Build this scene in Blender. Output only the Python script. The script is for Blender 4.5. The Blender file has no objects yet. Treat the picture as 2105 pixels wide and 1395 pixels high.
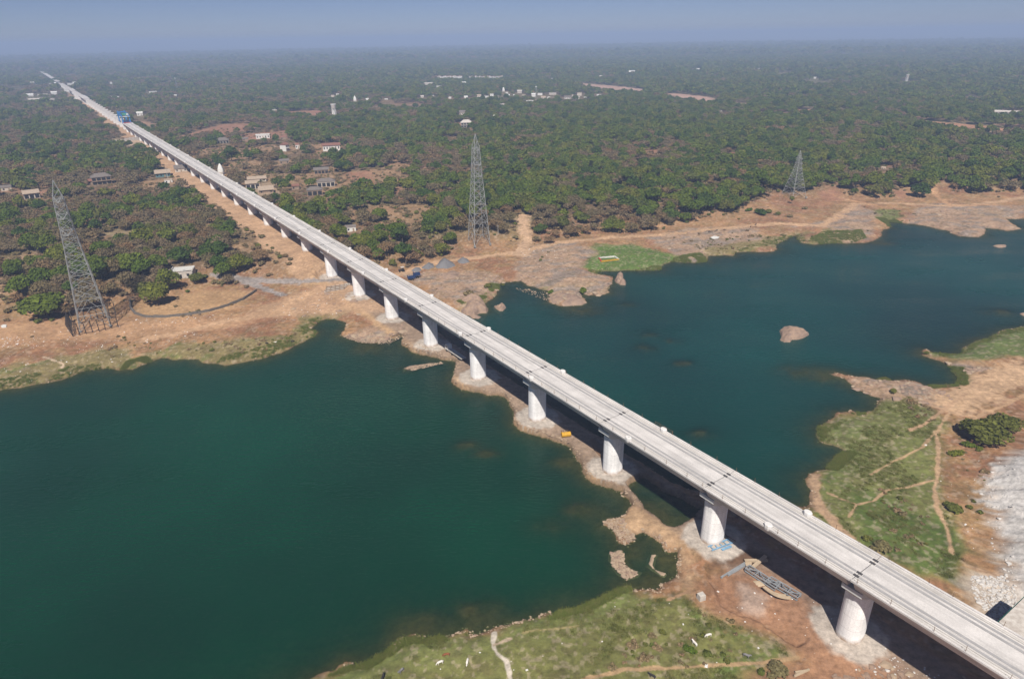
import bpy, bmesh, math, random
import numpy as np
from mathutils import Vector, Matrix
random.seed(7); RNG = np.random.default_rng(7)
S = bpy.context.scene
COL = S.collection
R = math.radians
PI = math.pi

# ------------------------------------------------------------------ camera, sky, sun
F, PITCH, ROLL, CAMZ = 1382.67, 0.423133, -0.0167340, 128.95          # focal length in photo pixels (2105 wide)
cp, sp = math.cos(PITCH), math.sin(PITCH)
FW = np.array([0, cp, -sp]); RT = np.array([1., 0, 0]); UP = np.cross(RT, FW)
cr, sr = math.cos(ROLL), math.sin(ROLL)
R2, U2 = RT * cr + UP * sr, -RT * sr + UP * cr
cd = bpy.data.cameras.new('camera'); cam = bpy.data.objects.new('camera', cd); COL.objects.link(cam)
cam.matrix_world = Matrix(((R2[0], U2[0], -FW[0], 0), (R2[1], U2[1], -FW[1], 0), (R2[2], U2[2], -FW[2], CAMZ), (0, 0, 0, 1)))
cd.sensor_fit = 'HORIZONTAL'; cd.sensor_width = 36; cd.lens = 36 * F / 2105
cd.clip_start = 1; cd.clip_end = 80000
S.camera = cam
SUN_EL, SUN_AZ = R(51), R(2.4)                                        # light travels towards +Y, 2.4 degrees to +X
w = bpy.data.worlds.new('World'); S.world = w; w.use_nodes = True
nt = w.node_tree; nt.nodes.clear()
sky = nt.nodes.new('ShaderNodeTexSky'); sky.sky_type = 'NISHITA'; sky.sun_disc = False
sky.sun_elevation = SUN_EL; sky.sun_rotation = PI + SUN_AZ
sky.altitude = 100; sky.air_density = 0.5; sky.dust_density = 0.3; sky.ozone_density = 5.0
bg = nt.nodes.new('ShaderNodeBackground'); bg.inputs[1].default_value = 0.060
wo = nt.nodes.new('ShaderNodeOutputWorld')
tint = nt.nodes.new('ShaderNodeMix'); tint.data_type = 'RGBA'; tint.blend_type = 'MULTIPLY'; tint.inputs[0].default_value = 1; tint.inputs[7].default_value = (.96, .825, .87, 1)   # grades the sky colour less cyan
nt.links.new(sky.outputs[0], tint.inputs[6]); nt.links.new(tint.outputs[2], bg.inputs[0]); nt.links.new(bg.outputs[0], wo.inputs[0])
sl = bpy.data.lights.new('sun', 'SUN'); sl.energy = 5.0; sl.angle = R(0.53); sl.color = (1.0, 0.94, 0.85)
sun = bpy.data.objects.new('sun', sl); COL.objects.link(sun)
sun.rotation_euler = Vector((-math.sin(SUN_AZ) * math.cos(SUN_EL), -math.cos(SUN_AZ) * math.cos(SUN_EL), math.sin(SUN_EL))).to_track_quat('Z', 'Y').to_euler()
S.view_settings.view_transform = 'Standard'; S.view_settings.look = 'None'
S.view_settings.exposure = 0.30; S.view_settings.gamma = 1.0
S.cycles.max_bounces = 5; S.cycles.diffuse_bounces = 2; S.cycles.glossy_bounces = 2
S.cycles.transparent_max_bounces = 6; S.cycles.volume_bounces = 0
S.cycles.use_denoising = True

# ------------------------------------------------------------------ geometry of the place
TH = 0.6047633; BX, BY = 76.98058, 113.45560                          # viaduct heading and the foot of its nearest pier
DR = np.array([-math.sin(TH), math.cos(TH)]); NR = np.array([math.cos(TH), math.sin(TH)])
DECK_Z = 21.65
def br(i, lat=0.0): return np.array([BX, BY]) + DR * 40.0 * i + NR * lat
def along(x, y):
    dx, dy = x - BX, y - BY
    return (dx * DR[0] + dy * DR[1]) / 40.0, dx * NR[0] + dy * NR[1]
def ray(px, py):
    return FW + R2 * ((px - 1052.5) / F) - U2 * ((py - 697.5) / F)
def onz(px, py, z=0.0):
    d = ray(px, py); t = (z - CAMZ) / d[2]
    return np.array([d[0] * t, d[1] * t])
def world(poly, z=0.0): return np.array([onz(a, b, z) for a, b in poly])

def hash2(ix, iy, s):
    n = (ix.astype(np.int64) * 374761393 + iy.astype(np.int64) * 668265263 + s * 974634777) & 0x7fffffff
    n = ((n ^ (n >> 13)) * 1274126177) & 0x7fffffff
    return ((n ^ (n >> 16)) & 0xffff) / 65535.0
def vnoise(x, y, s=0):
    ix, iy = np.floor(x), np.floor(y); fx, fy = x - ix, y - iy
    fx = fx * fx * (3 - 2 * fx); fy = fy * fy * (3 - 2 * fy)
    a, b = hash2(ix, iy, s), hash2(ix + 1, iy, s); c, d = hash2(ix, iy + 1, s), hash2(ix + 1, iy + 1, s)
    return (a + (b - a) * fx) * (1 - fy) + (c + (d - c) * fx) * fy
def fbm(x, y, sc, s=0, o=4):
    v = 0; a = 0.5; t = 0
    for k in range(o):
        v = v + a * vnoise(x / sc + 17.3 * k, y / sc - 9.1 * k, s + k); t += a; a *= 0.5; sc *= 0.5
    return v / t
def sstep(a, b, x):
    t = np.clip((x - a) / (b - a), 0, 1); return t * t * (3 - 2 * t)
def sd_poly(x, y, V):
    """signed distance to a closed outline, positive inside"""
    d = np.full(x.shape, 1e12); ins = np.zeros(x.shape, bool)
    for k in range(len(V)):
        ax, ay = V[k]; bx, by = V[(k + 1) % len(V)]
        ex, ey = bx - ax, by - ay; L = ex * ex + ey * ey + 1e-9
        wx, wy = x - ax, y - ay
        t = np.clip((wx * ex + wy * ey) / L, 0, 1)
        d = np.minimum(d, (wx - ex * t) ** 2 + (wy - ey * t) ** 2)
        c = (ay > y) != (by > y)
        if c.any():
            ins ^= c & (x < ax + (y - ay) * ex / (ey if ey else 1e-9))
    return np.sqrt(d) * np.where(ins, 1.0, -1.0)
def sd_near(x, y, V, pad):
    """the same, only evaluated within pad of the outline's box (elsewhere -pad)"""
    out = np.full(x.shape, -float(pad))
    lo, hi = V.min(0) - pad, V.max(0) + pad
    m = (x > lo[0]) & (x < hi[0]) & (y > lo[1]) & (y < hi[1])
    if m.any(): out[m] = sd_poly(x[m], y[m], V)
    return out
def d_line(x, y, V, pad=40):
    out = np.full(x.shape, float(pad))
    lo, hi = V.min(0) - pad, V.max(0) + pad
    m = (x > lo[0]) & (x < hi[0]) & (y > lo[1]) & (y < hi[1])
    if not m.any(): return out
    xx, yy = x[m], y[m]; d = np.full(xx.shape, 1e12)
    for k in range(len(V) - 1):
        ax, ay = V[k]; ex, ey = V[k + 1] - V[k]; L = ex * ex + ey * ey + 1e-9
        t = np.clip(((xx - ax) * ex + (yy - ay) * ey) / L, 0, 1)
        d = np.minimum(d, (xx - ax - ex * t) ** 2 + (yy - ay - ey * t) ** 2)
    out[m] = np.sqrt(d); return out

# shorelines, traced on the water plane (photo pixels turned into metres)
W1 = world([(-700, 930), (-300, 870), (-100, 828), (0, 803), (60, 793), (130, 779), (175, 763), (205, 757), (250, 760), (272, 760), (290, 752), (310, 744), (330, 736), (355, 739), (380, 737), (420, 745), (460, 750),
    (500, 745), (545, 735), (585, 722), (620, 705), (648, 690), (656, 682), (640, 678), (652, 662), (675, 656), (690, 655), (705, 660), (712, 668), (705, 680), (695, 690), (720, 697), (745, 703), (770, 705),
    (800, 697), (825, 690), (835, 697), (828, 708), (845, 720), (865, 727), (900, 735), (925, 740), (942, 748), (938, 760), (930, 770), (930, 785), (940, 795), (960, 803), (985, 807), (1020, 812), (1035, 815),
    (1045, 825), (1052, 850), (1055, 870), (1070, 885), (1110, 895), (1145, 905), (1170, 920), (1185, 935), (1190, 955), (1200, 975), (1225, 993), (1250, 1003), (1275, 1008), (1290, 1025), (1297, 1043), (1285, 1055),
    (1268, 1062), (1245, 1068), (1240, 1078), (1263, 1086), (1270, 1098), (1273, 1111), (1286, 1117), (1307, 1111), (1299, 1101), (1321, 1095), (1341, 1101), (1359, 1111), (1364, 1124), (1376, 1134), (1394, 1135), (1398, 1151),
    (1391, 1169), (1384, 1187), (1368, 1200), (1351, 1217), (1331, 1214), (1308, 1209), (1288, 1204), (1250, 1222), (1225, 1237), (1200, 1244), (1190, 1249), (1162, 1250), (1130, 1259), (1092, 1270), (1046, 1286), (1008, 1295), (976, 1305),
    (959, 1304), (956, 1295), (930, 1301), (901, 1307), (866, 1308), (843, 1305), (820, 1315), (811, 1327), (796, 1341), (756, 1356), (712, 1365), (689, 1376), (657, 1391), (600, 1418), (400, 1520), (100, 1680), (-500, 1900)])
W2 = world([(1283, 1000), (1318, 979), (1340, 995), (1372, 1010), (1412, 1030), (1452, 1052), (1432, 1066), (1401, 1083), (1381, 1086), (1361, 1081), (1341, 1061), (1323, 1048), (1311, 1031), (1296, 1015)])
_n = [(1003, 640), (1001, 632), (996, 622), (1010, 616), (1022, 604), (1020, 592), (1030, 582), (1046, 580), (1071, 578), (1087, 586), (1105, 593), (1125, 596), (1128, 611), (1133, 622), (1154, 628), (1180, 627), (1205, 622), (1195, 606), (1190, 598),
    (1208, 606), (1231, 608), (1254, 601), (1249, 591), (1259, 583), (1261, 571), (1249, 566), (1221, 562), (1231, 558), (1267, 556), (1314, 556), (1355, 555), (1358, 547), (1383, 537), (1404, 539), (1427, 540), (1448, 537), (1457, 531),
    (1453, 526), (1474, 526), (1489, 524), (1507, 526), (1512, 519), (1536, 517), (1560, 519), (1593, 516), (1597, 511), (1593, 503), (1614, 493), (1627, 485), (1637, 485), (1645, 498), (1671, 502), (1705, 500), (1741, 500), (1788, 498),
    (1808, 488), (1815, 472), (1832, 468), (1821, 455), (1858, 459), (1896, 463), (1927, 470), (1948, 475), (1971, 485), (2010, 488), (2026, 480), (2024, 468), (2052, 471), (2072, 475), (2098, 471), (2083, 462), (2067, 450), (2105, 450),
    (2300, 446), (2900, 470), (2900, 640), (2400, 650), (2160, 662), (2105, 672), (2052, 681), (2039, 698), (2010, 700), (1984, 714), (1977, 723), (1951, 730), (1922, 726), (1902, 718), (1896, 729), (1936, 743), (1961, 758), (1970, 775),
    (1964, 789), (1936, 793), (1908, 794), (1893, 788), (1858, 781), (1831, 781), (1801, 779), (1755, 773), (1720, 765), (1703, 769), (1735, 775), (1750, 788), (1765, 800), (1785, 810), (1808, 818), (1805, 828), (1798, 840), (1773, 852),
    (1753, 845), (1725, 850), (1710, 863), (1683, 878), (1678, 893), (1683, 908), (1705, 913), (1725, 922), (1738, 928), (1713, 946), (1700, 963), (1675, 967), (1660, 976), (1651, 988), (1660, 1008), (1670, 1026), (1671, 1039), (1651, 1045)]
W3 = np.vstack([world(_n), [br(1.55, 13.5), br(1.9, 11.8), br(2.4, 11.0), br(3.0, 10.4), br(3.6, 11.2), br(4.2, 10.2), br(4.9, 9.2), br(5.3, 11.0), br(5.6, 10.5), br(5.9, 12.5)]])
POND = world([(955, 648), (975, 646), (1000, 652), (1002, 642), (1045, 660), (1020, 680)], 0)
WATERS = [W1, W2, W3]
RISE = world([(-900, 690), (0, 640), (150, 634), (250, 625), (440, 582), (560, 582), (690, 590), (730, 575), (800, 550), (880, 533), (960, 510), (1070, 500), (1150, 488), (1300, 470), (1400, 455), (1500, 440), (1600, 415),
    (1700, 408), (1800, 405), (1900, 395), (2105, 395), (2700, 395)], 2.5)
RISE = np.vstack([RISE, [[9000, 3000], [9000, 12000], [-9000, 12000], [-9000, 3000]]])
HEAP = world([(2028, 975), (2055, 945), (2085, 932), (2140, 925), (2500, 900), (2700, 1300), (2200, 1300), (2085, 1225), (2070, 1150), (2050, 1085), (2035, 1030)], 2.5)
BANKR = world([(1990, 900), (2060, 880), (2140, 850), (2600, 800), (2900, 1400), (2400, 1500), (2105, 1330), (2000, 1190), (1975, 1080), (1965, 990)], 2.5)
PIT = world([(1446, 1158), (1480, 1240), (1560, 1275), (1640, 1330), (1664, 1322), (1674, 1292), (1669, 1262), (1682, 1243), (1700, 1236), (1660, 1195), (1590, 1150), (1530, 1130), (1470, 1147)], 2.0)
PIERS = np.array([br(i) for i in range(-2, 9)])
SUBM = [(onz(a, b), rx) for a, b, rx in ((1330, 686, 7), (1385, 700, 5), (1650, 765, 9), (1690, 775, 7), (1405, 745, 5), (960, 915, 5), (1000, 930, 5), (1160, 950, 4), (1120, 1080, 5), (1195, 1045, 5), (1445, 890, 5), (1200, 640, 9), (880, 1290, 6),
        (1290, 625, 5), (1330, 715, 7), (760, 720, 7), (830, 760, 4), (1290, 1150, 6), (1330, 1190, 6), (1370, 1160, 6), (2050, 640, 8), (1360, 1050, 8), (980, 1255, 5), (1820, 500, 6))]

def height(x, y, full=False):
    x = np.asarray(x, float); y = np.asarray(y, float); r = np.hypot(x, y)
    near = r < 1300
    dw = np.full(x.shape, -400.0)
    xn, yn = x[near], y[near]
    jx = xn + (fbm(xn, yn, 5, 11, 3) - .5) * 3.2; jy = yn + (fbm(xn, yn, 5, 15, 3) - .5) * 3.2
    d = np.full(xn.shape, -400.0)
    for V in WATERS: d = np.maximum(d, sd_near(jx, jy, V, 400))
    dw[near] = d
    rise = np.ones(x.shape)
    rise[near] = sstep(-4, 34, sd_near(xn, yn, RISE, 1500) + (fbm(xn, yn, 30, 5) - .5) * 16)
    L = -dw
    n1 = fbm(x, y, 14, 21) - .5; n2 = fbm(x, y, 3.0, 25, 3) - .5; n3 = fbm(x, y, 60, 28) - .5
    land = 0.08 + 1.75 * (1 - np.exp(-np.clip(L, 0, None) / 4.0)) + (n1 * 1.3 + n2 * .55) * np.clip(L / 7, 0, 1) + n3 * 2.2 * np.clip((L - 8) / 40, 0, 1)
    h = land + rise * 6.3 + (fbm(x, y, 700, 31, 3) - .5) * 9 * sstep(500, 2500, r)
    hn = h[near]; Ln = L[near]
    bm = sd_near(xn, yn, BANKR, 60); hn = hn + 4.2 * sstep(0, 30, bm)
    hp = sd_near(xn, yn, HEAP, 60); hn = hn + sstep(-2, 14, hp + n2[near] * 6) * (3.4 + 1.2 * n1[near])
    pt = sd_near(xn, yn, PIT, 30); hn = hn - 1.0 * sstep(-.5, .9, pt + n2[near] * 2.5)
    for P in PIERS:
        q = 1 - sstep(7.5, 11, np.hypot(xn - P[0], yn - P[1]))
        hn = hn * (1 - q) + np.where(Ln > 0, 2.0 + n2[near] * .15, hn) * q
    ai, al = along(xn, yn)                                             # the haul road beneath the viaduct
    q = sstep(-12, -8, al) * (1 - sstep(9, 12, al)) * sstep(-3, -2, ai) * (1 - sstep(7.2, 8.0, ai)) * (Ln > 0)
    hn = hn * (1 - q * .75) + (1.95 + n1[near] * .3) * q * .75 * 1.0 + hn * 0
    q = sstep(-22, -17, al) * (1 - sstep(13, 18, al)) * sstep(8.3, 9.2, ai)
    hn = hn * (1 - q) + q * (8.3 + n2[near] * .3)
    dep = 4.2 * (1 - np.exp(-np.clip(-Ln, 0, None) / 19.0)) + .05
    b = np.zeros(xn.shape)
    for (c, rx) in SUBM:
        e = np.exp(-(((xn - c[0]) / (rx * 1.5)) ** 2 + ((yn - c[1]) / rx) ** 2)) ; b = np.maximum(b, e)
    dep = dep * (1 - .9 * np.clip(b * (.35 + 1.2 * fbm(xn, yn, 4, 41, 3)), 0, 1)) + .06
    hn = np.where(Ln > 0, np.maximum(hn, 0.05), -dep)
    h[near] = hn
    if full: return h, dw, rise
    return h
def ground(px, py, dz=0.0):
    """point of the terrain seen at a photo pixel"""
    z = 2.0
    for k in range(14):
        g = onz(px, py, z); z += 0.7 * (float(height(g[:1], g[1:2])[0]) - z)
    return Vector((g[0], g[1], float(height(g[:1], g[1:2])[0]) + dz))

# ------------------------------------------------------------------ small builders
def link(o, parent=None):
    COL.objects.link(o)
    if parent is not None: o.parent = parent
    return o
def tag(o, label=None, cat=None, group=None, kind=None):
    if label: o['label'] = label
    if cat: o['category'] = cat
    if group: o['group'] = group
    if kind: o['kind'] = kind
    return o
def empty(name, loc, rz=0.0, label=None, cat=None, group=None):
    o = bpy.data.objects.new(name, None); o.location = loc; o.rotation_euler = (0, 0, rz); o.empty_display_size = .5
    link(o); return tag(o, label, cat, group)
def mesh_np(name, verts, faces_flat, nper, mats, smooth=False):
    me = bpy.data.meshes.new(name); n = len(verts); nf = len(faces_flat) // nper
    me.vertices.add(n); me.vertices.foreach_set('co', np.ascontiguousarray(verts, np.float32).ravel())
    me.loops.add(len(faces_flat)); me.loops.foreach_set('vertex_index', np.ascontiguousarray(faces_flat, np.int32))
    me.polygons.add(nf); me.polygons.foreach_set('loop_start', np.arange(0, nf * nper, nper, dtype=np.int32))
    me.polygons.foreach_set('loop_total', np.full(nf, nper, np.int32))
    if smooth: me.polygons.foreach_set('use_smooth', np.ones(nf, bool))
    for m in (mats if isinstance(mats, (list, tuple)) else [mats]): me.materials.append(m)
    me.update(calc_edges=True); return me
class MB:
    """collects simple solids into one mesh"""
    def __init__(s): s.v = []; s.f = []
    def add(s, vs, fs):
        o = len(s.v); s.v += [tuple(v) for v in vs]; s.f += [tuple(o + i for i in f) for f in fs]; return s
    def box(s, c, d, rz=0, taper=1.0, M=None):
        hx, hy, hz = d[0] / 2, d[1] / 2, d[2] / 2; vs = []
        for z, t in ((-hz, 1), (hz, taper)):
            for x, y in ((-hx, -hy), (hx, -hy), (hx, hy), (-hx, hy)):
                p = Vector((x * t, y * t, z))
                if M is not None: p = M @ p
                elif rz: p = Matrix.Rotation(rz, 3, 'Z') @ p
                vs.append(p + Vector(c))
        return s.add(vs, [(3, 2, 1, 0), (4, 5, 6, 7), (0, 1, 5, 4), (1, 2, 6, 5), (2, 3, 7, 6), (3, 0, 4, 7)])
    def bar(s, a, b, w, n=4):
        a, b = Vector(a), Vector(b); d = b - a
        if d.length < 1e-5: return s
        q = d.to_track_quat('Z', 'Y'); vs = []
        for p in (a, b):
            for k in range(n):
                t = 2 * PI * (k + .5) / n
                vs.append(p + q @ Vector((math.cos(t) * w * .7, math.sin(t) * w * .7, 0)))
        fs = [(k, (k + 1) % n, n + (k + 1) % n, n + k) for k in range(n)]
        fs += [tuple(range(n - 1, -1, -1)), tuple(range(n, 2 * n))]
        return s.add(vs, fs)
    def rings(s, rings, cap=True):
        n = len(rings[0]); vs = [p for r in rings for p in r]; fs = []
        for i in range(len(rings) - 1):
            for k in range(n): fs.append((i * n + k, i * n + (k + 1) % n, (i + 1) * n + (k + 1) % n, (i + 1) * n + k))
        if cap:
            fs.append(tuple(range(n - 1, -1, -1))); fs.append(tuple(range((len(rings) - 1) * n, len(rings) * n)))
        return s.add(vs, fs)
    def cyl(s, c, r, h, n=12, axis='Z', r2=None):
        r2 = r if r2 is None else r2; rg = []
        for z, rr in ((0, r), (h, r2)):
            ring = []
            for k in range(n):
                t = 2 * PI * k / n; p = (math.cos(t) * rr, math.sin(t) * rr, z)
                if axis == 'Y': p = (p[0], p[2] - h / 2, p[1])
                if axis == 'X': p = (p[2] - h / 2, p[0], p[1])
                ring.append(Vector(p) + Vector(c))
            rg.append(ring)
        return s.rings(rg)
    def mesh(s, name, mat, smooth=False):
        me = bpy.data.meshes.new(name); me.from_pydata([tuple(v) for v in s.v], [], s.f)
        me.materials.append(mat); bm = bmesh.new(); bm.from_mesh(me); bmesh.ops.recalc_face_normals(bm, faces=bm.faces); bm.to_mesh(me); bm.free()
        if smooth:
            for p in me.polygons: p.use_smooth = True
        return me
    def build(s, name, mat, parent=None, smooth=False):
        return link(bpy.data.objects.new(name, s.mesh(name, mat, smooth)), parent)

# ------------------------------------------------------------------ materials
def newmat(name):
    m = bpy.data.materials.new(name); m.use_nodes = True
    return m, m.node_tree, m.node_tree.nodes['Principled BSDF']
def nd(t, kind, **kw):
    n = t.nodes.new(kind)
    for k, v in kw.items(): setattr(n, k, v)
    return n
def mat(name, col, rough=.8, var=.25, scale=.6, bump=0.0, col2=None, metal=0.0, spec=.3):
    m, t, b = newmat(name)
    tc = nd(t, 'ShaderNodeTexCoord'); n1 = nd(t, 'ShaderNodeTexNoise'); n1.inputs['Scale'].default_value = scale; n1.inputs['Detail'].default_value = 6; n1.inputs['Roughness'].default_value = .65
    t.links.new(tc.outputs['Object'], n1.inputs['Vector'])
    mr = nd(t, 'ShaderNodeMapRange'); mr.inputs[1].default_value = .3; mr.inputs[2].default_value = .7
    t.links.new(n1.outputs[0], mr.inputs[0])
    mx = nd(t, 'ShaderNodeMix', data_type='RGBA')
    c2 = col2 or tuple(c * (1 - var) for c in col); c1 = col if col2 else tuple(min(1, c * (1 + var * .4)) for c in col)
    mx.inputs[6].default_value = (*c1, 1); mx.inputs[7].default_value = (*c2, 1)
    t.links.new(mr.outputs[0], mx.inputs[0]); t.links.new(mx.outputs[2], b.inputs['Base Color'])
    b.inputs['Roughness'].default_value = rough; b.inputs['Metallic'].default_value = metal; b.inputs['Specular IOR Level'].default_value = spec
    if bump:
        n2 = nd(t, 'ShaderNodeTexNoise'); n2.inputs['Scale'].default_value = scale * 6; n2.inputs['Detail'].default_value = 5
        bp = nd(t, 'ShaderNodeBump'); bp.inputs['Strength'].default_value = bump; bp.inputs['Distance'].default_value = .3
        t.links.new(tc.outputs['Object'], n2.inputs['Vector']); t.links.new(n2.outputs[0], bp.inputs['Height']); t.links.new(bp.outputs[0], b.inputs['Normal'])
    return m
def leafmat(name, c1, c2, c3, rough=.75, trans=.25):
    """leaves: each tree takes its own mix of three leaf colours, each clump varies a little"""
    m, t, b = newmat(name)
    oi = nd(t, 'ShaderNodeObjectInfo'); cr_ = nd(t, 'ShaderNodeValToRGB')
    e = cr_.color_ramp.elements; e[0].color = (*c1, 1); e[0].position = .1; e[1].color = (*c3, 1); e[1].position = .95
    x = e.new(.55); x.color = (*c2, 1)
    t.links.new(oi.outputs['Random'], cr_.inputs[0])
    at = nd(t, 'ShaderNodeAttribute'); at.attribute_name = 'leaf'
    hs = nd(t, 'ShaderNodeHueSaturation'); mr = nd(t, 'ShaderNodeMapRange'); mr.inputs[3].default_value = .62; mr.inputs[4].default_value = 1.45
    t.links.new(at.outputs['Fac'], mr.inputs[0]); t.links.new(mr.outputs[0], hs.inputs['Value']); t.links.new(cr_.outputs[0], hs.inputs['Color'])
    t.links.new(hs.outputs[0], b.inputs['Base Color']); b.inputs['Roughness'].default_value = rough; b.inputs['Specular IOR Level'].default_value = .15
    if trans:
        tr = nd(t, 'ShaderNodeBsdfTranslucent'); ms = nd(t, 'ShaderNodeMixShader'); ms.inputs[0].default_value = trans
        t.links.new(hs.outputs[0], tr.inputs[0]); t.links.new(b.outputs[0], ms.inputs[1]); t.links.new(tr.outputs[0], ms.inputs[2])
        t.links.new(ms.outputs[0], t.nodes['Material Output'].inputs[0])
    return m
M = {}
M['deck'] = mat('deck_concrete', (.60, .57, .55), .85, .22, .22, .05)
M['pier'] = mat('pier_concrete', (.76, .75, .74), .8, .2, .3, .04)
def concrete(name, col, stretch, lift=0.0, soil_brown=0.0, dark=.62):
    m, t, b = newmat(name); tc = nd(t, 'ShaderNodeTexCoord'); mp = nd(t, 'ShaderNodeMapping'); mp.inputs['Scale'].default_value = stretch; t.links.new(tc.outputs['Object'], mp.inputs[0])
    oi = nd(t, 'ShaderNodeObjectInfo'); ad = nd(t, 'ShaderNodeVectorMath'); sc = nd(t, 'ShaderNodeVectorMath', operation='SCALE'); sc.inputs[0].default_value = (37, 91, 53); t.links.new(oi.outputs['Random'], sc.inputs['Scale']); t.links.new(mp.outputs[0], ad.inputs[0]); t.links.new(sc.outputs[0], ad.inputs[1])
    def noise(v, s, d, lo, hi, a, b_):
        n = nd(t, 'ShaderNodeTexNoise'); n.inputs['Scale'].default_value = s; n.inputs['Detail'].default_value = d; t.links.new(v, n.inputs['Vector']); r = nd(t, 'ShaderNodeMapRange'); r.inputs[1].default_value = lo; r.inputs[2].default_value = hi; r.inputs[3].default_value = a; r.inputs[4].default_value = b_; t.links.new(n.outputs[0], r.inputs[0]); return r.outputs[0]
    def mul(a, c):
        n = nd(t, 'ShaderNodeMath', operation='MULTIPLY'); t.links.new(a, n.inputs[0]); t.links.new(c, n.inputs[1]); return n.outputs[0]
    v = mul(noise(ad.outputs[0], 1.0, 6, .42, .72, 1.0, dark), noise(tc.outputs['Object'], .22, 4, .3, .7, .86, 1.08)); v = mul(v, noise(tc.outputs['Object'], 2.6, 5, .3, .7, .9, 1.08))
    sx = nd(t, 'ShaderNodeSeparateXYZ'); t.links.new(tc.outputs['Object'], sx.inputs[0])
    if lift:
        f = nd(t, 'ShaderNodeMath', operation='MODULO'); f.inputs[1].default_value = lift; t.links.new(sx.outputs[2], f.inputs[0]); g = nd(t, 'ShaderNodeMath', operation='GREATER_THAN'); g.inputs[1].default_value = .13; t.links.new(f.outputs[0], g.inputs[0]); r = nd(t, 'ShaderNodeMapRange'); r.inputs[3].default_value = .80; t.links.new(g.outputs[0], r.inputs[0]); v = mul(v, r.outputs[0])
    hs = nd(t, 'ShaderNodeHueSaturation'); hs.inputs['Color'].default_value = (*col, 1); t.links.new(v, hs.inputs['Value']); out = hs.outputs[0]
    if soil_brown:
        r = nd(t, 'ShaderNodeMapRange'); r.inputs[1].default_value = soil_brown; r.inputs[2].default_value = .2; t.links.new(sx.outputs[2], r.inputs[0]); mm = mul(r.outputs[0], noise(tc.outputs['Object'], .8, 4, .3, .7, .3, 1.0)); mx = nd(t, 'ShaderNodeMix', data_type='RGBA'); mx.inputs[7].default_value = (.36, .24, .15, 1); t.links.new(mm, mx.inputs[0]); t.links.new(out, mx.inputs[6]); out = mx.outputs[2]  # mud stain fading up from the foot of the shaft
    t.links.new(out, b.inputs['Base Color']); b.inputs['Roughness'].default_value = .85; b.inputs['Specular IOR Level'].default_value = .25; return m
M['deck'] = concrete('deck_concrete', (.62, .59, .57), (.9, .05, .5), dark=.74)
M['pier'] = concrete('pier_concrete', (.86, .85, .84), (1.1, 1.1, .07), 3.6, 1.3, .80)
M['cap'] = mat('cap_concrete', (.60, .60, .59), .8, .15, .3, .04)
M['plinth'] = mat('track_band_grey', (.36, .35, .35), .85, .2, .5)
M['joint'] = mat('joint_rubber', (.075, .072, .075), .7, .2, 1)
M['kerb'] = mat('kerb_concrete', (.50, .475, .44), .85, .22, .6)
M['box'] = mat('footing_white', (.68, .66, .64), .8, .08, .6)
M['rust'] = mat('rusty_steel', (.20, .12, .07), .7, .3, 3)
M['steel'] = mat('galvanised_steel', (.36, .37, .365), .5, .25, .4, metal=.3)
M['dsteel'] = mat('dark_steel', (.045, .04, .038), .6, .3, 1)
M['gsteel'] = mat('grey_painted_steel', (.27, .285, .30), .5, .25, .8)
M['bsteel'] = mat('blue_painted_steel', (.20, .36, .52), .5, .25, .8)
M['blue'] = mat('gantry_blue', (.03, .22, .56), .5, .25, .3)
M['bluedark'] = mat('gantry_deep_blue', (.02, .045, .13), .5, .3, .3)
M['green_paint'] = mat('green_paint', (.06, .30, .20), .5, .2, 1)
M['white'] = mat('white_paint', (.66, .65, .62), .7, .1, .8)
M['cream'] = mat('cream_wall', (.55, .49, .42), .8, .2, .7)
M['red'] = mat('red_paint', (.45, .05, .03), .6, .2, .7)
M['roofgrey'] = mat('grey_tile_roof', (.17, .145, .13), .85, .3, .9, .2)
M['roofred'] = mat('red_tile_roof', (.25, .12, .085), .85, .3, .9, .2)
M['rooftan'] = mat('tan_sheet_roof', (.42, .33, .25), .8, .25, .7)
M['dark'] = mat('dark_opening', (.02, .02, .022), .5, .2, 1)  # near black: paints shade in gaps and open fronts, also plain dark parts
M['teal'] = mat('teal_wall', (.10, .20, .22), .8, .2, .7)
M['wallbrown'] = mat('mud_wall', (.30, .22, .16), .85, .25, .7)
M['plaster'] = mat('stained_plaster', (.62, .58, .53), .85, .3, .9, col2=(.36, .31, .27))
M['stone'] = mat('grey_stone', (.15, .135, .12), .9, .3, 1.2, .4)
M['rock'] = mat('pink_rock', (.38, .26, .18), .9, .3, .45, .9, col2=(.20, .145, .12))
M['gravel'] = mat('grey_gravel', (.19, .185, .19), .95, .25, 2.5, .6)
M['yellow'] = mat('yellow_paint', (.55, .30, .02), .5, .3, 1)
M['tyre'] = mat('black_rubber', (.018, .018, .018), .8, .2, 2)
M['glass'] = mat('dark_glass', (.02, .025, .03), .15, .1, 1, spec=.5)
M['wood'] = mat('old_timber', (.34, .25, .17), .85, .3, 1.2)
M['ply'] = mat('plywood_tan', (.46, .36, .25), .8, .2, 1.0)
M['concblock'] = mat('rough_concrete', (.52, .48, .43), .9, .25, .8, .3)
M['bark'] = mat('bark', (.13, .10, .08), .9, .3, 1.5)
M['litter'] = mat('white_litter', (.68, .66, .64), .7, .3, .4)
M['pebble'] = mat('pale_stone', (.38, .285, .20), .9, .35, .25)
M['rubble'] = mat('white_rubble', (.55, .52, .49), .9, .3, .25)
M['leafA'] = leafmat('leaf_green', (.086, .130, .014), (.112, .146, .018), (.146, .156, .022))
M['leafB'] = leafmat('leaf_dark_green', (.050, .088, .013), (.064, .102, .016), (.086, .114, .018))
M['leafC'] = leafmat('leaf_dry', (.195, .148, .085), (.175, .142, .068), (.235, .150, .078))
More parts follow.
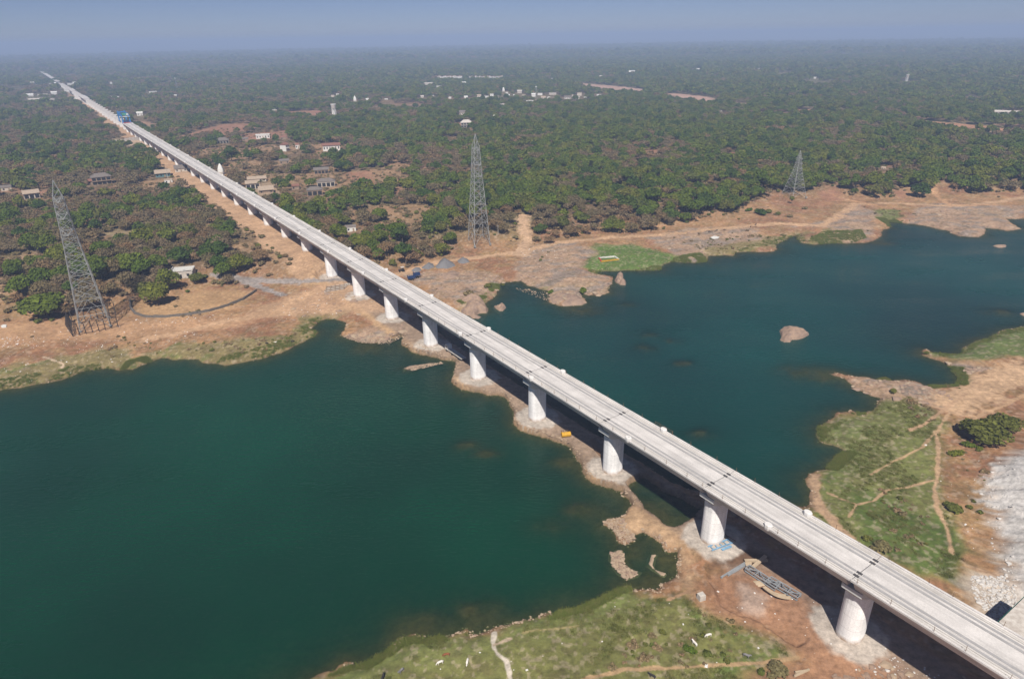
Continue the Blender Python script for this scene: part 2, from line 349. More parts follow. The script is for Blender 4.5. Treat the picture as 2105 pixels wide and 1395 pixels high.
M['leafD'] = leafmat('leaf_olive', (.115, .125, .026), (.140, .140, .030), (.100, .122, .024))
M['leafR'] = leafmat('leaf_flame', (.30, .07, .02), (.34, .09, .03), (.28, .10, .03))
M['scrub'] = leafmat('scrub_leaf', (.24, .175, .095), (.18, .155, .070), (.28, .195, .110))
M['grass'] = leafmat('grass_blade', (.19, .225, .060), (.23, .235, .075), (.27, .245, .095), trans=.3)
M['reed'] = leafmat('reed_blade', (.15, .190, .040), (.18, .210, .050), (.22, .210, .065), trans=.3)
M['cowwhite'] = mat('pale_hide', (.70, .66, .60), .8, .12, 2)
M['cowbrown'] = mat('brown_hide', (.24, .085, .035), .8, .2, 2)
M['cowgrey'] = mat('grey_hide', (.22, .21, .21), .8, .25, 2)
M['cowblack'] = mat('black_hide', (.030, .027, .026), .7, .2, 2)

# ------------------------------------------------------------------ terrain
soil_tan = (.330, .190, .098); soil_red = (.235, .115, .066); drygrass = (.29, .190, .090); grass = (.118, .158, .042); lush = (.105, .165, .030)
rockp = (.345, .235, .160); rockg = (.225, .190, .165); gravelw = (.56, .53, .50); padgrey = (.44, .39, .34); roadg = (.27, .235, .215); floor_ = (.115, .080, .044); soil_brown = (.115, .066, .040); redfield = (.30, .155, .10)
phi = np.concatenate([np.linspace(-75, -41, 40)[:-1], np.linspace(-41, 41, 940), np.linspace(41, 75, 40)[1:]]) * PI / 180
rr = np.concatenate([np.geomspace(12, 95, 30)[:-1], np.geomspace(95, 760, 680)[:-1], np.geomspace(760, 2600, 220)[:-1], np.geomspace(2600, 42000, 60)])
PH, RR = np.meshgrid(phi, rr)
GX, GY = (np.sin(PH) * RR).ravel(), (np.cos(PH) * RR).ravel()
GZ, DW, RISEV = height(GX, GY, True)
nr_, nc_ = RR.shape
idx = np.arange(nr_ * nc_).reshape(nr_, nc_)
quads = np.stack([idx[:-1, :-1], idx[:-1, 1:], idx[1:, 1:], idx[1:, :-1]], -1).reshape(-1, 4)
C = np.zeros((len(GX), 3)); C[:] = soil_tan
NB = fbm(GX, GY, 25, 50); NM = fbm(GX, GY, 8, 60); NS = fbm(GX, GY, 2.2, 70, 3); NL = fbm(GX, GY, 160, 80)
def lay(mask, col):
    m = np.clip(mask, 0, 1)[:, None]; C[:] = C * (1 - m) + np.array(col) * m
def area(pts, z, col, soft=3.0, amp=8.0, k=1.0, noise=None):
    V = world(pts, z) if not isinstance(pts, np.ndarray) else pts
    d = sd_near(GX, GY, V, 40) + ((NM if noise is None else noise) - .5) * amp * 2 + (NS - .5) * amp
    lay(sstep(-soft, soft, d) * k, col)
def trail(pts, z, wdt, col, k=1.0):
    d = d_line(GX, GY, world(pts, z)); d = d + (NS - .5) * wdt * .9 + (NM - .5) * wdt * .5
    lay((1 - sstep(wdt * .35, wdt * .75, d)) * k, col)
# broad mix of bare earth and dry grass
lay(sstep(.40, .62, NB) * .75, soil_red); lay(sstep(.47, .64, NM) * .6, drygrass)
# woodland floor and far fields
lay(RISEV * (.86 - .5 * sstep(.55, .7, NB)), floor_); lay(RISEV * sstep(.53, .68, NL) * .55, (.16, .135, .06)); lay(RISEV * sstep(.58, .70, fbm(GX, GY, 120, 90)) * .6, redfield)
lay(RISEV * (GX < -60) * (np.hypot(GX, GY) < 1000) * sstep(.57, .63, fbm(GX, GY, 70, 311, 3)) * .8, (.28, .175, .095))
far = sstep(900, 2200, np.hypot(GX, GY)); lay(far * .75, (.085, .09, .04)); lay(far * sstep(.60, .72, fbm(GX, GY, 300, 95)) * .5, (.22, .16, .10))
# meadows
MEADOW_S = [(500, 1500), (657, 1391), (760, 1355), (820, 1312), (905, 1305), (1010, 1294), (1100, 1268), (1200, 1243), (1290, 1200), (1345, 1228), (1405, 1215), (1440, 1260), (1520, 1290), (1590, 1310), (1630, 1350), (1560, 1375), (1500, 1420), (1700, 1700), (300, 1900)]
MEADOW_R = [(1668, 1050), (1690, 975), (1745, 925), (1680, 905), (1680, 875), (1720, 850), (1790, 845), (1815, 815), (1870, 815), (1910, 840), (1935, 870), (1920, 950), (1935, 1010), (1955, 1080), (1975, 1150), (1960, 1190), (1890, 1170), (1800, 1130), (1700, 1070)]
area(MEADOW_S, 1.5, grass, 3, 3.5); area(MEADOW_R, 1.5, grass, 3, 3.0)
area(MEADOW_S, 1.5, (.205, .165, .065), 2, -10, .5, 1 - NB * 1.15 + .10); area(MEADOW_R, 1.5, (.19, .165, .065), 2, -8, .45, 1 - NB * 1.1 + .08)
area([(640, 1400), (830, 1310), (1000, 1305), (1290, 1205), (1330, 1260), (1190, 1310), (1000, 1345), (830, 1395)], 1.5, (.17, .185, .060), 3, 3, .7)
area([(1740, 1000), (1850, 1040), (1950, 1090), (1985, 1160), (1890, 1170), (1790, 1120)], 1.5, (.075, .115, .025), 3, 4, .8)
area([(1690, 900), (1720, 860), (1790, 860), (1820, 900), (1780, 960), (1710, 980)], 1.5, (.14, .16, .055), 3, 3, .8)
area([(1900, 725), (2000, 700), (2060, 678), (2200, 660), (2300, 720), (2105, 740), (1960, 742)], .8, (.115, .145, .045), 3, 3)
area([(1900, 735), (1950, 760), (1975, 790), (2010, 790), (1990, 760), (1960, 740)], .8, (.15, .13, .05), 2, 2, .8)
GREENS = [[(-400, 870), (0, 805), (130, 780), (210, 757), (270, 760), (300, 740), (250, 725), (130, 735), (0, 765), (-400, 820)], [(250, 760), (330, 738), (470, 750), (560, 730), (630, 700), (655, 680), (640, 660), (690, 652), (720, 640), (620, 650), (600, 690), (540, 695), (460, 710), (370, 705), (290, 730)],
    [(1190, 550), (1225, 505), (1300, 508), (1340, 515), (1390, 525), (1440, 520), (1450, 538), (1360, 556), (1230, 560)], [(1440, 530), (1420, 500), (1500, 490), (1560, 495), (1600, 485), (1660, 480), (1640, 500), (1600, 505), (1510, 522)],
    [(1655, 500), (1700, 470), (1770, 465), (1780, 490), (1740, 500)], [(1795, 450), (1800, 430), (1850, 435), (1850, 455), (1900, 462)], [(1980, 432), (2070, 440), (2070, 450), (2010, 448)], [(1990, 590), (1000, 580), (1040, 575), (1045, 590), (1005, 605)], [(940, 640), (960, 605), (1000, 595), (1000, 625)], [(1650, 1045), (1668, 1035), (1700, 1075), (1720, 1100), (1690, 1090)]]
for g in GREENS: area(g, .8, (.120, .150, .040), 2.5, 4.5, .9)
for g in GREENS[:2] + GREENS[3:5]: area(g, .8, (.26, .175, .095), 2, -9, .55, 1 - NM * 1.1 + .08)
area([(1195, 552), (1220, 512), (1300, 506), (1350, 516), (1395, 530), (1360, 555), (1240, 560)], 1.0, (.090, .150, .032), 3, 3.5, .85)
# rock shelves
ROCKS = [[(1050, 585), (1060, 545), (1100, 505), (1180, 500), (1225, 520), (1190, 555), (1265, 570), (1255, 600), (1200, 610), (1205, 625), (1130, 620), (1120, 590)], [(1705, 768), (1760, 772), (1860, 782), (1900, 790), (1960, 815), (1940, 840), (1880, 830), (1800, 815), (1760, 800)],
    [(1620, 470), (1720, 450), (1760, 420), (1800, 440), (1790, 490), (1740, 500), (1700, 470)], [(1860, 455), (1900, 420), (2105, 425), (2105, 452), (2070, 450), (2095, 470), (2010, 490), (1950, 475)], [(1330, 490), (1420, 470), (1560, 470), (1560, 495), (1450, 510), (1440, 540), (1400, 530)],
    [(820, 560), (900, 560), (1000, 560), (1050, 580), (1000, 610), (950, 640), (900, 610)], [(700, 690), (760, 670), (830, 665), (830, 690), (770, 705)], [(1940, 740), (2000, 750), (2040, 760), (1990, 770)]]
for g in ROCKS:
    area(g, 1.2, rockp, 3, 5, .9)
    V = world(g, 1.2); d = sd_near(GX, GY, V, 40); lay(sstep(-3, 2, d) * sstep(.5, .62, fbm(GX * .6 + GY * .4, GY * 1.3 - GX * .5, 7, 97)) * .75, rockg)
# ways
lay(sstep(.56, .66, NS) * (RISEV < .3) * (DW < -1) * .38, (.12, .095, .045)); lay(sstep(.60, .70, fbm(GX, GY, 1.2, 99, 2)) * (DW < -.5) * .30, (.46, .36, .28))
ai, al = along(GX, GY)
lay(sstep(-21, -17, al + (NM - .5) * 8) * (1 - sstep(8, 14, al + (NM - .5) * 8)) * sstep(7.5, 8.5, ai) * (1 - sstep(46, 60, ai)), (.42, .27, .165))
lay(sstep(-14, -9, al + (NM - .5) * 8) * (1 - sstep(8, 11, al)) * sstep(1.2, 1.8, ai) * (1 - sstep(7.5, 8.5, ai)) * (DW < 0), (.44, .29, .165))
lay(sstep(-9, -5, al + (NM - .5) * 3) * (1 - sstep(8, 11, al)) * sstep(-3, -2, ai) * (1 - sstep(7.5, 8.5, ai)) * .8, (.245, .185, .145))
area([(600, 600), (700, 575), (760, 590), (800, 640), (700, 640), (560, 650), (480, 650)], 2.5, (.44, .285, .175), 5, 5, .8)
area([(0, 660), (150, 660), (270, 650), (420, 650), (560, 640), (500, 670), (300, 690), (100, 700), (-200, 720)], 2.5, (.42, .255, .145), 5, 6, .7)
area([(285, 640), (300, 615), (420, 590), (530, 595), (480, 630), (360, 650)], 3, (.40, .255, .135), 4, 4, .8)
area([(1420, 1190), (1500, 1165), (1640, 1190), (1700, 1260), (1760, 1330), (1900, 1395), (2100, 1700), (1600, 1700), (1560, 1395), (1650, 1350), (1600, 1300), (1470, 1260)], 2, (.30, .165, .098), 4, 5, .9)
area([(1440, 1160), (1475, 1146), (1530, 1128), (1585, 1150), (1540, 1165), (1460, 1175)], 1.2, soil_brown, 1.5, 2.0, .95)  # irregular patch of darker brown soil
area([(1520, 1205), (1580, 1225), (1570, 1260), (1530, 1245)], 1.2, (.42, .34, .29), 2, 3.0, .6)
area([(1380, 1080), (1300, 1030), (1275, 1080), (1320, 1095), (1400, 1140), (1400, 1200), (1440, 1240), (1430, 1160)], 1.5, (.41, .275, .165), 3, 3, .9)
for P in PIERS:
    d = np.hypot(GX - P[0], GY - P[1]) + (NS - .5) * 3 + (NM - .5) * 3; lay((1 - sstep(7.0, 9.0, d)) * (DW < -.5) * .9, padgrey)
TR = [([(815, 562), (900, 535), (1000, 523), (1075, 515), (1100, 506), (1150, 496), (1250, 488), (1350, 481), (1450, 472), (1530, 463), (1600, 459), (1690, 462), (1735, 435), (1757, 417), (1850, 415), (1930, 421), (2000, 421), (2105, 405), (2300, 395)], 2.5, 6, (.45, .29, .175)),
    ([(1070, 516), (1082, 490), (1072, 455)], 4, 8, (.45, .30, .19)), ([(1915, 383), (1925, 400), (1955, 420), (2050, 418)], 3, 4, (.42, .25, .14)), ([(1800, 418), (1730, 405)], 3, 4, (.42, .25, .14)),
    ([(440, 568), (520, 575), (600, 577), (660, 575), (720, 570)], 3, 5, roadg), ([(470, 566), (530, 585), (580, 600)], 3, 4, roadg), ([(660, 590), (560, 640), (450, 663), (350, 688), (300, 697)], 2, 5, (.47, .30, .18)),
    ([(2200, 745), (2080, 770), (2030, 790), (1970, 830)], 2, 13, (.45, .30, .185)), ([(2000, 805), (1945, 855), (1924, 890), (1930, 915), (1927, 985), (1921, 1000), (1925, 1040), (1945, 1075), (1960, 1130)], 2, 1.1, (.42, .28, .17)),
    ([(1928, 880), (1895, 920), (1835, 948), (1790, 975)], 1.8, .75, (.38, .26, .15)), ([(1922, 985), (1880, 997), (1820, 1008), (1795, 1030), (1760, 1037), (1745, 1062)], 1.8, .75, (.40, .27, .16)), ([(1760, 1036), (1720, 1020), (1700, 1010)], 1.8, .6, (.44, .29, .18)),
    ([(1675, 975), (1672, 1000), (1690, 1050), (1725, 1090), (1750, 1110)], 1, 3, (.42, .28, .175)), ([(1990, 860), (2060, 830), (2120, 800)], 3, 1.4, (.42, .27, .16)), ([(1985, 808), (1900, 870), (1870, 882)], 2, 1.2, (.40, .26, .16)),
    ([(1150, 1420), (1210, 1395), (1280, 1377), (1400, 1371), (1560, 1362), (1640, 1350)], 1.8, .8, (.40, .27, .15)), ([(1016, 1296), (1014, 1325), (1022, 1345), (1042, 1362), (1050, 1395), (1060, 1430)], 1.5, .9, (.52, .46, .38)), ([(1015, 1325), (1050, 1312)], 1.5, .7, (.44, .34, .24)),
    ([(1075, 1300), (1130, 1292), (1190, 1285)], 1.5, .7, (.34, .28, .13)), ([(1375, 1230), (1420, 1213)], 1.5, 1., (.38, .24, .14)), ([(90, 735), (130, 748), (125, 765)], 1.5, 1.0, (.5, .38, .27))]
for pts, z, wdt, col in TR: trail(pts, z, wdt, col)
# pale crushed rock
lay(sstep(-3, 3, sd_near(GX, GY, HEAP, 40) + (NS - .5) * 7 + (NM - .5) * 6), gravelw)
area([(2000, 1160), (2070, 1170), (2105, 1230), (2200, 1330), (2040, 1240), (1985, 1175)], 4, (.44, .385, .33), 3, 5, .8)
# clearings seen among the trees and the pale river beds far off (also keep trees away)
CLEAR = [([(165, 452), (265, 437), (270, 447), (170, 460)], redfield), ([(0, 530), (60, 520), (110, 522), (110, 540), (0, 545)], (.33, .22, .13)), ([(225, 480), (290, 470), (290, 485), (230, 492)], (.27, .21, .12)), ([(110, 385), (70, 395), (95, 405), (115, 398)], redfield), ([(715, 353), (755, 350), (770, 372), (720, 368)], redfield),
    ([(810, 385), (835, 385), (833, 410), (815, 405)], redfield), ([(690, 435), (810, 420), (812, 438), (720, 450), (680, 450)], (.31, .19, .11)), ([(1260, 390), (1325, 376), (1330, 390), (1270, 396)], redfield), ([(1310, 310), (1350, 308), (1360, 325), (1330, 325)], redfield), ([(1480, 326), (1510, 312), (1515, 325), (1490, 332)], redfield),
    ([(500, 275), (590, 268), (590, 285), (500, 290)], redfield), ([(240, 285), (310, 285), (320, 300), (215, 300)], (.40, .30, .21)), ([(345, 285), (460, 255), (560, 255), (480, 275)], redfield), ([(1170, 168), (1220, 172), (1325, 183), (1322, 187), (1270, 187), (1200, 177)], (.46, .30, .24)),
    ([(1368, 191), (1400, 192), (1460, 199), (1475, 207), (1440, 207), (1390, 199)], (.46, .29, .23)), ([(1505, 209), (1540, 212), (1530, 216), (1510, 214)], (.44, .28, .20)), ([(1560, 228), (1600, 231), (1705, 242), (1640, 236), (1570, 232)], (.44, .25, .17)), ([(1635, 225), (1675, 224), (1675, 228), (1640, 230)], (.46, .25, .16)),
    ([(1887, 248), (1930, 250), (2070, 262), (2200, 275), (2200, 280), (2060, 268), (1990, 266), (1910, 262)], (.42, .22, .13)), ([(140, 199), (300, 200), (300, 205), (140, 206)], (.38, .27, .20)), ([(60, 202), (110, 203), (110, 209), (62, 209)], (.40, .33, .28)), ([(505, 380), (560, 372), (575, 400), (530, 405)], (.34, .25, .17)), ([(1835, 380), (1870, 395), (1860, 380)], redfield), ([(1690, 385), (1730, 372), (1730, 395), (1700, 402)], redfield), ([(375, 330), (395, 350), (385, 365), (365, 345)], (.4, .27, .17)), ([(930, 254), (952, 252), (952, 262), (935, 262)], redfield), ([(590, 230), (655, 228), (650, 240), (595, 240)], redfield), ([(270, 250), (300, 248), (330, 262), (300, 268)], (.33, .2, .13))]
for pts, col in CLEAR: area(pts, 8.5, col, 5, 8, .85)
# wet margins and the river bed
lay((1 - sstep(0.0, 1.6, -DW + (NS - .5) * 2)) * (DW < 0) * .55, (.14, .095, .06))
lay((DW > 0) * 1.0, (.17, .115, .065)); lay((DW > 0) * sstep(.5, .65, NM) * .6, (.10, .085, .045))
me = mesh_np('ground', np.stack([GX, GY, GZ], -1), quads.ravel(), 4, [], True)
ca = me.color_attributes.new('Col', 'FLOAT_COLOR', 'POINT'); ca.data.foreach_set('color', np.concatenate([C, np.ones((len(C), 1))], 1).astype(np.float32).ravel())
m, t, b = newmat('earth')
at = nd(t, 'ShaderNodeAttribute'); at.attribute_name = 'Col'; ge = nd(t, 'ShaderNodeNewGeometry')
n1 = nd(t, 'ShaderNodeTexNoise'); n1.inputs['Scale'].default_value = .55; n1.inputs['Detail'].default_value = 9; n1.inputs['Roughness'].default_value = .72
n2 = nd(t, 'ShaderNodeTexNoise'); n2.inputs['Scale'].default_value = .09; n2.inputs['Detail'].default_value = 6
for n in (n1, n2): t.links.new(ge.outputs['Position'], n.inputs['Vector'])
mr = nd(t, 'ShaderNodeMapRange'); mr.inputs[1].default_value = .3; mr.inputs[2].default_value = .7; mr.inputs[3].default_value = .58; mr.inputs[4].default_value = 1.38
mr2 = nd(t, 'ShaderNodeMapRange'); mr2.inputs[1].default_value = .3; mr2.inputs[2].default_value = .7; mr2.inputs[3].default_value = .8; mr2.inputs[4].default_value = 1.2
t.links.new(n1.outputs[0], mr.inputs[0]); t.links.new(n2.outputs[0], mr2.inputs[0])
mu = nd(t, 'ShaderNodeMath', operation='MULTIPLY'); t.links.new(mr.outputs[0], mu.inputs[0]); t.links.new(mr2.outputs[0], mu.inputs[1])
hs = nd(t, 'ShaderNodeHueSaturation'); t.links.new(mu.outputs[0], hs.inputs['Value']); t.links.new(at.outputs['Color'], hs.inputs['Color'])
t.links.new(hs.outputs[0], b.inputs['Base Color']); b.inputs['Roughness'].default_value = .95; b.inputs['Specular IOR Level'].default_value = .1
bp = nd(t, 'ShaderNodeBump'); bp.inputs['Strength'].default_value = .7; bp.inputs['Distance'].default_value = .5
t.links.new(n1.outputs[0], bp.inputs['Height']); t.links.new(bp.outputs[0], b.inputs['Normal'])
me.materials.append(m)
tag(link(bpy.data.objects.new('ground', me)), kind='structure')

# ------------------------------------------------------------------ water
wphi = phi[::3]; wr = np.concatenate([np.geomspace(30, 95, 10)[:-1], rr[(rr >= 95) & (rr < 900)][::3]])
WP, WR = np.meshgrid(wphi, wr); WX, WY = (np.sin(WP) * WR).ravel(), (np.cos(WP) * WR).ravel()
wz, wdw, _ = height(WX, WY, True)
wi = np.arange(WP.size).reshape(WP.shape); wq = np.stack([wi[:-1, :-1], wi[:-1, 1:], wi[1:, 1:], wi[1:, :-1]], -1).reshape(-1, 4)
keep = (wdw[wq] > -6).any(1); wq = wq[keep]; used = np.unique(wq); remap = np.full(WP.size, -1); remap[used] = np.arange(len(used))
me = mesh_np('river', np.stack([WX, WY, np.zeros_like(WX)], -1)[used], remap[wq].ravel(), 4, [], True)
a = me.attributes.new('depth', 'FLOAT', 'POINT'); a.data.foreach_set('value', np.clip(-wz[used], 0, 5).astype(np.float32))
_, wl = along(WX[used], WY[used]); a = me.attributes.new('upstream', 'FLOAT', 'POINT')
a.data.foreach_set('value', np.clip(sstep(-40, 60, wl) * .8 + .5 * sstep(150, 420, WY[used]) * 1.0, 0, 1).astype(np.float32))
m, t, b = newmat('river_water')
ad = nd(t, 'ShaderNodeAttribute'); ad.attribute_name = 'depth'; au = nd(t, 'ShaderNodeAttribute'); au.attribute_name = 'upstream'
ge = nd(t, 'ShaderNodeNewGeometry')
mx = nd(t, 'ShaderNodeMix', data_type='RGBA'); mx.inputs[6].default_value = (.0000, .0340, .0150, 1); mx.inputs[7].default_value = (.0010, .0370, .0300, 1)
t.links.new(au.outputs['Fac'], mx.inputs[0])
nz = nd(t, 'ShaderNodeTexNoise'); nz.inputs['Scale'].default_value = .012; nz.inputs['Detail'].default_value = 4; t.links.new(ge.outputs['Position'], nz.inputs['Vector'])
mrz = nd(t, 'ShaderNodeMapRange'); mrz.inputs[1].default_value = .3; mrz.inputs[2].default_value = .7; mrz.inputs[3].default_value = .68; mrz.inputs[4].default_value = 1.32; t.links.new(nz.outputs[0], mrz.inputs[0])
hs = nd(t, 'ShaderNodeHueSaturation'); t.links.new(mrz.outputs[0], hs.inputs['Value']); t.links.new(mx.outputs[2], hs.inputs['Color'])
t.links.new(hs.outputs[0], b.inputs['Base Color']); b.inputs['Roughness'].default_value = .12; b.inputs['IOR'].default_value = 1.33; b.inputs['Specular IOR Level'].default_value = .3
wv = nd(t, 'ShaderNodeMapping'); wv.inputs['Scale'].default_value = (.9, 2.2, 1); wv.inputs['Rotation'].default_value = (0, 0, R(25)); t.links.new(ge.outputs['Position'], wv.inputs['Vector'])
n1 = nd(t, 'ShaderNodeTexNoise'); n1.inputs['Scale'].default_value = .42; n1.inputs['Detail'].default_value = 5; t.links.new(wv.outputs[0], n1.inputs['Vector'])
bp = nd(t, 'ShaderNodeBump'); bp.inputs['Strength'].default_value = .9; bp.inputs['Distance'].default_value = .5; t.links.new(n1.outputs[0], bp.inputs['Height']); t.links.new(bp.outputs[0], b.inputs['Normal'])
nw = nd(t, 'ShaderNodeTexNoise'); nw.inputs['Scale'].default_value = .02; nw.inputs['Detail'].default_value = 3; t.links.new(wv.outputs[0], nw.inputs['Vector']); mw = nd(t, 'ShaderNodeMapRange'); mw.inputs[1].default_value = .35; mw.inputs[2].default_value = .65; mw.inputs[3].default_value = .06; mw.inputs[4].default_value = .30; t.links.new(nw.outputs[0], mw.inputs[0]); t.links.new(mw.outputs[0], b.inputs['Roughness'])
e1 = nd(t, 'ShaderNodeMath', operation='MULTIPLY'); e1.inputs[1].default_value = -.75; t.links.new(ad.outputs['Fac'], e1.inputs[0])
e2 = nd(t, 'ShaderNodeMath', operation='EXPONENT'); t.links.new(e1.outputs[0], e2.inputs[0])
e3 = nd(t, 'ShaderNodeMath', operation='MULTIPLY'); e3.inputs[1].default_value = .88; t.links.new(e2.outputs[0], e3.inputs[0])
tr = nd(t, 'ShaderNodeBsdfTransparent'); tr.inputs[0].default_value = (.62, .72, .55, 1)
ms = nd(t, 'ShaderNodeMixShader'); t.links.new(e3.outputs[0], ms.inputs[0]); t.links.new(b.outputs[0], ms.inputs[1]); t.links.new(tr.outputs[0], ms.inputs[2]); t.links.new(ms.outputs[0], t.nodes['Material Output'].inputs[0])
me.materials.append(m); tag(link(bpy.data.objects.new('river_water', me)), kind='structure')

# ------------------------------------------------------------------ railway viaduct
HW = 6.35; LC = -0.35                                                  # half width of the deck, its centre off the pier line
def girder_mesh(Lm):
    mb = MB(); pr = [(-HW, .28), (-HW + .5, .28), (-HW + .5, 0), (HW - .5, 0), (HW - .5, .28), (HW, .28), (HW, -.15), (-HW, -.15)]
    mb.rings([[(p[0], y, p[1]) for p in pr] for y in (-Lm / 2, Lm / 2)])
    web = [(HW - .03, -.146), (HW - 1.38, -2.5), (HW - 2.6, -3.05), (-HW + 2.6, -3.05), (-HW + 1.38, -2.5), (-HW + .03, -.146)]
    mb.rings([[(p[0], y, p[1]) for p in web] for y in (-Lm / 2 + .75, Lm / 2 - .75)])
    return mb.mesh('girder_span', M['deck'])
def bands_mesh(Lm):
    mb = MB()
    for c in (-3.25, 3.25):
        for e in (-.66, .66):
            mb.box((c + e, 0, .045), (.60, Lm, .09))
    return mb.mesh('track_bed', M['plinth'])
def channel_mesh(Lm):
    mb = MB()
    for c in (-5.35, 5.35): mb.box((c, 0, .03), (.16, Lm, .06)); 
    for c in (-4.75, 4.75): mb.box((c, 0, .08), (.12, Lm, .16))
    return mb.mesh('cable_trough', M['kerb'])
def joint_mesh():
    mb = MB()
    for c in (-3.25, 3.25):
        for e in (-.66, .66): mb.box((c + e, 0, .06), (.64, 1.25, .12))
    for c in (0, -5, 5): mb.box((c, 0, .006), (5.0 if c == 0 else 1.2, .09, .012))
    return mb.mesh('expansion_joint', M['joint'])
GM, BMs, CM, JM = girder_mesh(39.86), bands_mesh(38.4), channel_mesh(39.5), joint_mesh()
bridge = empty('railway_viaduct', (BX, BY, 0), TH, 'long pale concrete railway viaduct on white piers, crossing the river to the launching gantry', 'bridge')
def child(name, me, parent, loc=(0, 0, 0)):
    o = bpy.data.objects.new(name, me); o.location = loc; return link(o, parent)
NSPAN0, NSPAN1 = -3, 28
for i in range(NSPAN0, NSPAN1):
    g = child('girder_span', GM, bridge, (LC, 40 * i + 20, DECK_Z))
    child('track_bed', BMs, g); child('cable_trough', CM, g)
    child('expansion_joint', JM, bridge, (LC, 40 * (i + 1), DECK_Z))
def shaft_mesh(h):
    mb = MB(); rg = []
    for z, s in ((-3.5, 1), (h - 3.1, 1), (h - 3.0, 1.0)):
        ring = []
        for k in range(32):
            t = 2 * PI * k / 32; c, s_ = math.cos(t), math.sin(t)
            ring.append((3.15 * s * math.copysign(abs(c) ** .8, c), 2.75 * s * math.copysign(abs(s_) ** .8, s_), z))
        rg.append(ring)
    return mb.rings(rg).mesh('pier_shaft', M['pier'], False)
def cap_mesh(h):
    mb = MB(); rg = []
    for z, a, b_, p in ((h - 3.0, 3.12, 2.72, .8), (h - 2.4, 3.5, 2.7, .45), (h - 1.3, 4.65, 2.5, .16), (h - 1.15, 4.75, 2.5, .12), (h, 4.75, 2.5, .12)):
        rg.append([(a * math.copysign(abs(math.cos(t)) ** p, math.cos(t)), b_ * math.copysign(abs(math.sin(t)) ** p, math.sin(t)), z) for t in [2 * PI * (k + .5) / 32 for k in range(32)]])
    return mb.rings(rg).mesh('pier_cap', M['cap'], False)
def gap_shade_mesh(h):
    mb = MB()
    mb.box((LC, 0, h + .16), (5.0, 3.4, .32))  # one block for the bearings, near black to paint the gap's shade
    return mb.mesh('bearing_gap_shade', M['dark'])
CAPT = DECK_Z - 3.05 - .32
def pier_parts(parent, loc, gz):
    h = round(CAPT - gz, 1); key = h
    if key not in PM: PM[key] = (shaft_mesh(h), cap_mesh(h), gap_shade_mesh(h))
    a, b_, c = PM[key]
    s = child('pier', a, parent, (loc[0], loc[1], CAPT - h)); child('pier_cap', b_, s); return s, c
PM = {}
for i in range(NSPAN0, NSPAN1 + 1):
    q = br(i); gz = 2.0 if i < 8 else float(height(q[:1], q[1:2])[0])
    s, c = pier_parts(bridge, (0, 40 * i, 0), gz); child('bearing_gap_shade', c, s)
bx = MB(); rg = []
for z, s in ((-.7, .8), (.0, 1.0), (.75, 1.0), (.9, .85)):
    rg.append([(math.cos(t) * .85 * s, math.sin(t) * 1.1 * s, z) for t in [2 * PI * (k + .5) / 8 for k in range(8)]])
BXM = bx.rings(rg).mesh('mast_footing', M['box'])
for k in range(24):
    for sd, o in ((1, .45), (-1, .52)):
        a_ = o + 1.18 * k
        if a_ < NSPAN1: child('mast_footing', BXM, bridge, (LC + sd * (HW - .55), 40 * a_, DECK_Z + .2))
PO = MB(); PO.bar((0, 0, 0), (0, 0, 1.35), .07); PO.bar((0, 0, .5), (.35, 0, .1), .05); POM = PO.mesh('edge_post', M['rust'])
k = 0
for i in range(-44, 200, 7):
    for sd in (-1, 1):
        y = i * 1.0 + random.uniform(-1.5, 1.5)
        o = child('edge_post', POM, bridge, (LC + sd * (HW - .2), y, DECK_Z + .28)); o.rotation_euler = (random.uniform(-.08, .08), random.uniform(-.08, .08), 0); k += 1
gl = MB()
for y in (0, 3.4, 7): gl.bar((0, y, 0), (0, y, 1.3), .06)
for z in (.7, 1.25): gl.bar((0, 0, z), (0, 7, z), .05)
child('guard_rail', gl.mesh('guard_rail', M['rust']), bridge, (LC + HW - .15, 40 * 1.55, DECK_Z + .28))

# piers still without girders, and far finished stretches
for i in range(29, 64):
    q = br(i); gz = round(float(height(q[:1], q[1:2])[0]) * 2) / 2
    e = empty('bridge_pier', (q[0], q[1], 0), TH, 'white bare pier with flared cap in the long row beyond the blue launching gantry', 'bridge pier', 'bare bridge piers beyond the launching gantry')
    h = round(CAPT + 1.2 - gz, 1); key = ('w', h)
    if key not in PM:
        mb = MB(); mb.box((0, 0, h / 2 - 1.5), (4.6, 3.2, h + 1)); sm_ = mb.mesh('pier_shaft', M['pier'])
        mb = MB(); mb.rings([[(x * a, y * b_, z) for x, y in ((-1, -1), (1, -1), (1, 1), (-1, 1))] for z, a, b_ in ((h - 1.0, 2.35, 1.7), (h + .6, 5.6, 1.9), (h + 2, 5.6, 1.9))]); PM[key] = (sm_, mb.mesh('pier_cap', M['box']))
    child('pier_shaft', PM[key][0], e, (0, 0, gz)); child('pier_cap', PM[key][1], e, (0, 0, gz))
def stretch(i0, i1, label):
    q = br((i0 + i1) / 2); e = empty('viaduct_stretch', (q[0], q[1], 0), TH, label, 'bridge')
    L_ = 40 * (i1 - i0); child('deck', girder_mesh(L_ - 1), e, (0, 0, DECK_Z)).name = 'deck'
    for k in range(int(i1 - i0) + 1):
        child('pier', PM[[x for x in PM if isinstance(x, tuple)][0]][0], e, (0, -L_ / 2 + 40 * k, 2))
stretch(43.2, 46.2, 'short finished viaduct stretch with pale deck past the row of bare piers')
stretch(66, 92, 'distant finished viaduct stretch fading into the haze at the far end of the line')
stretch(52, 54, 'small isolated viaduct stretch between the bare piers near the far white roofs')

